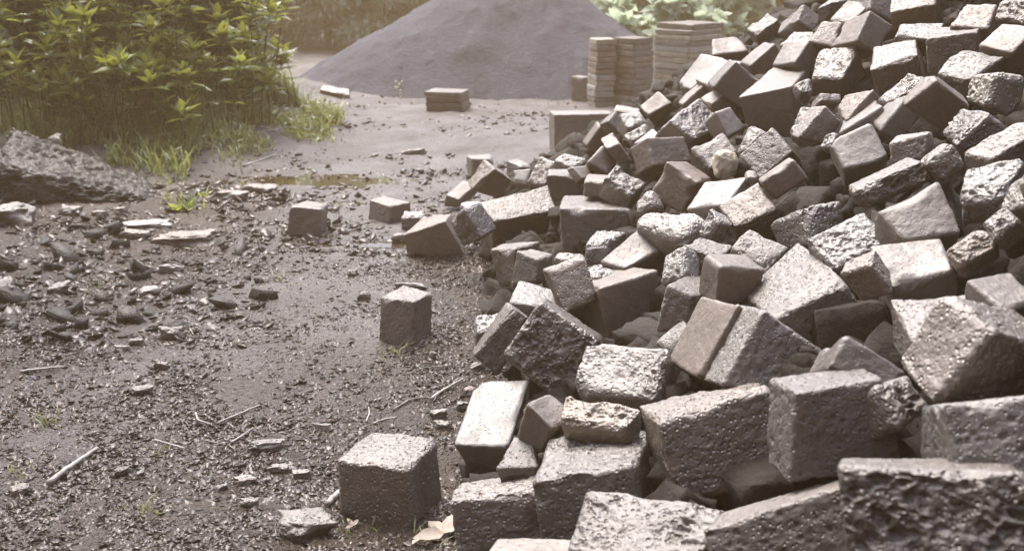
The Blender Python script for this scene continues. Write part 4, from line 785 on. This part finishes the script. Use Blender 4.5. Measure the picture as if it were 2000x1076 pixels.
# hand placed flat stones: u, v, width px, depth ratio, thickness ratio, yaw, tone, label
ST = [
 (290, 444, 80, .45, .12, .2, 'w', 'longest pale slate flake below the end of the long boulder'),
 (263, 466, 56, .5, .35, .1, 'n', 'thick dark slab with a pale upper edge below the pale slate flake'),
 (363, 475, 108, .42, .2, .15, 'n', 'flat dark slab with a crumbly top at the puddle side of the rubble'),
 (118, 570, 40, .7, .4, .3, 'w', 'grey squarish stone on the rubble slope at left'),
 (8, 582, 60, .8, .5, .9, 'w', 'grey angular stone cut by the left edge of the photo'),
 (140, 420, 46, .6, .4, -.5, 'n', 'grey slanting stone under the dark side of the long boulder'),
 (238, 420, 24, .8, .7, .3, 'n', 'small rounded grey stone near the end of the long boulder'),
 (195, 422, 26, .6, .4, .6, 'n', 'small leaning flake beside the grey slanting stone'),
 (290, 575, 38, .5, .3, .3, 'w', 'jagged bluish flake in the middle of the left foreground'),
 (335, 532, 42, .35, .35, .2, 'w', 'pair like pale rod of slate right of the rubble slope'),
 (30, 436, 70, .8, .6, .2, 'n', 'dim rough stone in the shade of the upright boulder'),
 (335, 660, 48, .5, .5, .3, 'n', 'dark chunky cinder lump on the path'),
 (268, 673, 26, .5, .4, .2, 'n', 'small dark cinder lump behind the chunky one'),
 (240, 686, 26, .5, .4, .3, 't', 'buff pebble beside the small dark cinder lump'),
 (280, 767, 38, .6, .3, .4, 't', 'buff stone half sunk in the middle of the path'),
 (314, 720, 28, .5, .5, .1, 'n', 'small dark notched cinder on the path'),
 (521, 877, 64, .5, .25, .5, 'w', 'flat grey sharp ended flake left of the nearest lone cube'),
 (478, 944, 44, .6, .3, .5, 'w', 'bluish grey flake in the near foreground'),
 (436, 957, 24, .6, .4, .6, 't', 'pale buff pebble left of the bluish grey flake'),
 (490, 986, 32, .6, .35, .6, 'w', 'white and pink chip in the near foreground'),
 (548, 920, 44, .6, .25, .2, 'w', 'thin grey flake between the near cube and the bluish one'),
 (588, 931, 36, .6, .35, .3, 't', 'flesh coloured stone beside the near cube'),
 (521, 943, 12, .8, .6, .3, 'w', 'small round white pebble near the flesh coloured stone'),
 (630, 840, 38, .35, .3, -.2, 't', 'cream broken chip above the near cube\'s left corner'),
 (605, 1040, 95, .7, .4, .4, 'n', 'partly buried grey rock at the bottom left of the near cube'),
 (240, 927, 28, .7, .5, .2, 'n', 'brown grey pebble right of the thick pale stick'),
 (275, 930, 18, .5, .4, .7, 'w', 'narrow white pebble in the left foreground'),
 (40, 965, 36, .5, .4, .3, 'n', 'grey pebble at the lower end of the thick pale stick'),
 (916, 772, 24, .8, .7, .5, 'b', 'pinkish brick chip by the smooth pale slab'),
 (903, 800, 26, .7, .6, .6, 'w', 'white pebble by the smooth pale slab\'s left edge'),
 (930, 722, 26, .5, .4, .5, 'w', 'white pebble at the foot of the brown leaning slab'),
 (860, 815, 30, .6, .5, .3, 't', 'cream lump of stone left of the smooth pale slab'),
 (864, 838, 34, .4, .4, -.3, 't', 'buff splinter of stone behind the near cube'),
 (712, 585, 24, .6, .6, .2, 'n', 'small dark stone left of the middle lone cube'),
 (690, 538, 20, .6, .6, .5, 'n', 'small dark wedge of cinder behind the middle lone cube'),
 (800, 565, 60, .4, .2, .1, 'w', 'flat pale patch of stone behind the middle lone cube'),
 (845, 700, 14, .8, .8, .3, 'w', 'pale cubic chip at the front of the middle lone cube'),
 (440, 280, 24, .5, .4, .2, 'w', 'white pebble at the front edge of the grass'),
 (115, 345, 22, .8, .9, .2, 't', 'cream pebble on the long boulder\'s shaded side'),
 (10, 205, 34, .8, .9, .6, 'w', 'grey rock at the left edge in front of the thicket'),
 (810, 302, 40, .3, .3, .1, 'n', 'thin dark slat shaped stone on the open ground'),
 (780, 470, 30, .6, .5, .3, 'n', 'dark lump at the near foot of the wedge shaped block'),
 (455, 392, 60, .6, .35, .1, 'n', 'low dark clod beside the largest puddle'),
 (510, 380, 60, .6, .35, -.2, 'n', 'second low dark clod nearer the largest puddle'),
]
for k, (u, v, w, dr, tr, yaw, tone, lab) in enumerate(ST):
    p = at(u, v); d = float((p - CAM) @ FW); s = w * d / FPX
    n = 12 if w < 40 else 20; c, f = shell(n)
    r = np.random.default_rng(900 + k); q = c + r.uniform(0, 50, 3)
    dd = c / np.linalg.norm(c, axis=1, keepdims=True); body = .55 * c + .45 * dd
    body = body * (1 + .42 * fbm(q, .9, 2, 3) + .10 * fbm(q, 4, 2, 5))[:, None]
    body = body + .25 * np.stack([vnoise(q * np.array([0, 1, 1]), 1.1, 1), vnoise(q * np.array([1, 0, 1]), 1.1, 2), 0 * q[:, 0]], -1)
    body = body * np.array([s / 2, s * dr / 2, s * tr / 2 + .004])
    o = mesh_obj('stone', body, f, slag('m', tone), loc=(p[0], p[1], p[2] + s * tr * .3 + .003)); o.rotation_euler = (r.normal(0, .12), r.normal(0, .12), yaw)
    if k == 38: o.location.z += .22
    tag(o, lab, 'stone', 'loose stones on the ground')
PALE = simple('bleached_wood', (.24, .215, .18), (.46, .43, .385), 14, .6, .3, 60); TWIG = simple('dry_twig', (.14, .115, .085), (.28, .245, .20), 14, .65, .3, 60)
def stick(pts, r0, r1, mat, lab, name='stick', lift=.0):
    W = []
    for u, v in pts: q = at(u, v); W.append(q + np.array([0, 0, r0 + .006 + lift]))
    W = np.array(W); t = np.linspace(0, 1, 14); T = np.linspace(0, 1, len(W)); S = np.stack([np.interp(t, T, W[:, k]) for k in range(3)], -1)
    S = S + .12 * r0 * rng.normal(0, 1, S.shape); S[:, 2] = np.maximum(S[:, 2], gz(S[:, 0], S[:, 1]) + r0 * .7 + .004)
    c = S.mean(0); v, f = tube(S - c, r0, r1, 8); o = mesh_obj(name, v, f, mat, loc=c); tag(o, lab, 'stick')
stick([(95, 952), (140, 918), (192, 883)], .0085, .006, PALE, 'thick pale stick lying in the left foreground')
stick([(382, 812), (388, 826), (412, 834)], .004, .003, PALE, 'bent pale twig end on the path', 'twig')
stick([(424, 832), (470, 812), (508, 796)], .004, .003, PALE, 'long straight pale twig on the path', 'twig')
stick([(303, 864), (335, 873), (362, 881)], .0035, .003, PALE, 'short pale twig in front of the long straight one', 'twig')
stick([(452, 869), (475, 855), (494, 840)], .0035, .002, PALE, 'slanting pale twig left of the sharp ended flake', 'twig')
stick([(400, 864), (420, 869), (442, 873)], .0025, .002, TWIG, 'small tan twig between two pale ones', 'twig')
stick([(40, 731), (75, 727), (126, 722)], .006, .004, PALE, 'level bleached stick on the rubble slope')
stick([(163, 855), (190, 848), (207, 844)], .003, .002, TWIG, 'thin tan twig above the thick pale stick', 'twig')
stick([(640, 992), (652, 980), (664, 968)], .009, .008, PALE, 'stubby white piece of wood at the near cube\'s left foot')
stick([(768, 805), (800, 785), (832, 780), (845, 783)], .0035, .002, TWIG, 'curved tan twig left of the smooth pale slab', 'twig')
stick([(842, 784), (870, 765), (905, 745)], .006, .004, PALE, 'pale splinter of wood pointing at the dark rough square face')
stick([(795, 735), (830, 722), (880, 718)], .003, .002, TWIG, 'thin bowed twig in front of the middle lone cube', 'twig')
stick([(475, 328), (505, 318), (540, 305)], .008, .004, PALE, 'pale stick lying on the silt in front of the grass')
stick([(455, 674), (510, 670), (560, 664)], .002, .0015, TWIG, 'hair thin dark twig across the middle of the path', 'twig')
stick([(715, 828), (722, 812), (720, 800)], .003, .002, PALE, 'upright looking pale twig behind the near cube', 'twig')
stick([(728, 832), (750, 824), (775, 820)], .004, .003, PALE, 'pale twig touching the near cube\'s back edge', 'twig')
stick([(500, 250), (550, 262), (600, 258)], .008, .004, PALE, 'straw coloured dead stalk at the right end of the grass')
stick([(505, 262), (545, 255), (585, 248)], .006, .003, PALE, 'second dead stalk crossing the straw coloured one')
# dry leaves
DRY = simple('dry_leaf', (.30, .22, .15), (.55, .46, .38), 9, .6, .3, 30)
for k, (u, v, s, n, lab) in enumerate([(868, 1050, .10, 4, 'pale curled dry leaf with pointed lobes between the near cube and the heap'), (690, 1036, .03, 3, 'small brown dry leaf in front of the near cube'), (805, 1072, .035, 2, 'orange brown dry leaf at the bottom edge of the photo')]):
    p = at(u, v) + np.array([0, 0, .015]); r = np.random.default_rng(70 + k); a = np.array([-2.4, 1.1, 2.3, .2])[:n]
    D = np.stack([np.cos(a), np.sin(a), r.uniform(.1, .7, n)], -1); vv, ff = leaves(np.zeros((n, 3)), D, np.array([[0, -.4, 1.0]]) + r.normal(0, .2, (n, 3)), s * r.uniform(.7, 1.1, n), np.full(n, s * .45), .2, .1)
    tag(mesh_obj('dry_leaf', vv, ff, DRY, loc=p), lab, 'leaf')

# ------------------------------------------------------------------ light
w = bpy.data.worlds.new('World'); scene.world = w; w.use_nodes = True; nt = w.node_tree
sky = nt.nodes.new('ShaderNodeTexSky'); sky.sky_type = 'NISHITA'; sky.sun_disc = False
EL, AZ = math.radians(62), math.radians(-30)     # the sun stands ahead and to the left, above the wood
sky.sun_elevation = EL; sky.sun_rotation = AZ; sky.dust_density = 2.6; sky.ozone_density = 2.0; sky.air_density = 1.0
nt.links.new(sky.outputs[0], nt.nodes['Background'].inputs['Color']); nt.nodes['Background'].inputs['Strength'].default_value = .15
ld = bpy.data.lights.new('sun', 'SUN'); ld.energy = 2.2; ld.angle = math.radians(42); ld.color = (1, .98, .95)
lo = bpy.data.objects.new('sun', ld); C.objects.link(lo)
sd = Vector((math.sin(AZ) * math.cos(EL), math.cos(AZ) * math.cos(EL), math.sin(EL)))
lo.rotation_euler = sd.to_track_quat('Z', 'Y').to_euler(); lo.location = (0, 0, 8)
scene.view_settings.view_transform = 'Standard'; scene.view_settings.look = 'None'; scene.view_settings.gamma = 1
scene.view_settings.exposure = 1.87
def haze(density, color, aniso):
    v = np.array([[(-1, 1)[i & 1] * 155, (-1, 1)[i >> 1 & 1] * 155, (-1.6, 13)[i >> 2 & 1]] for i in range(8)], float)
    f = [[0, 2, 3, 1], [4, 5, 7, 6], [0, 1, 5, 4], [1, 3, 7, 5], [3, 2, 6, 7], [2, 0, 4, 6]]
    m = bpy.data.materials.new('haze'); m.use_nodes = True; nt = m.node_tree; nt.nodes.remove(nt.nodes['Principled BSDF'])
    pv = nt.nodes.new('ShaderNodeVolumePrincipled'); pv.inputs['Color'].default_value = (*color, 1); pv.inputs['Density'].default_value = density; pv.inputs['Anisotropy'].default_value = aniso
    nt.links.new(pv.outputs[0], nt.nodes['Material Output'].inputs['Volume'])
    tag(mesh_obj('haze', v, f, m, smooth=False), kind='stuff')
haze(.0092, (1, .66, .34), .2)
scene.render.engine = 'CYCLES'; scene.cycles.use_denoising = True
scene.cycles.max_bounces = 6; scene.cycles.diffuse_bounces = 3; scene.cycles.glossy_bounces = 3
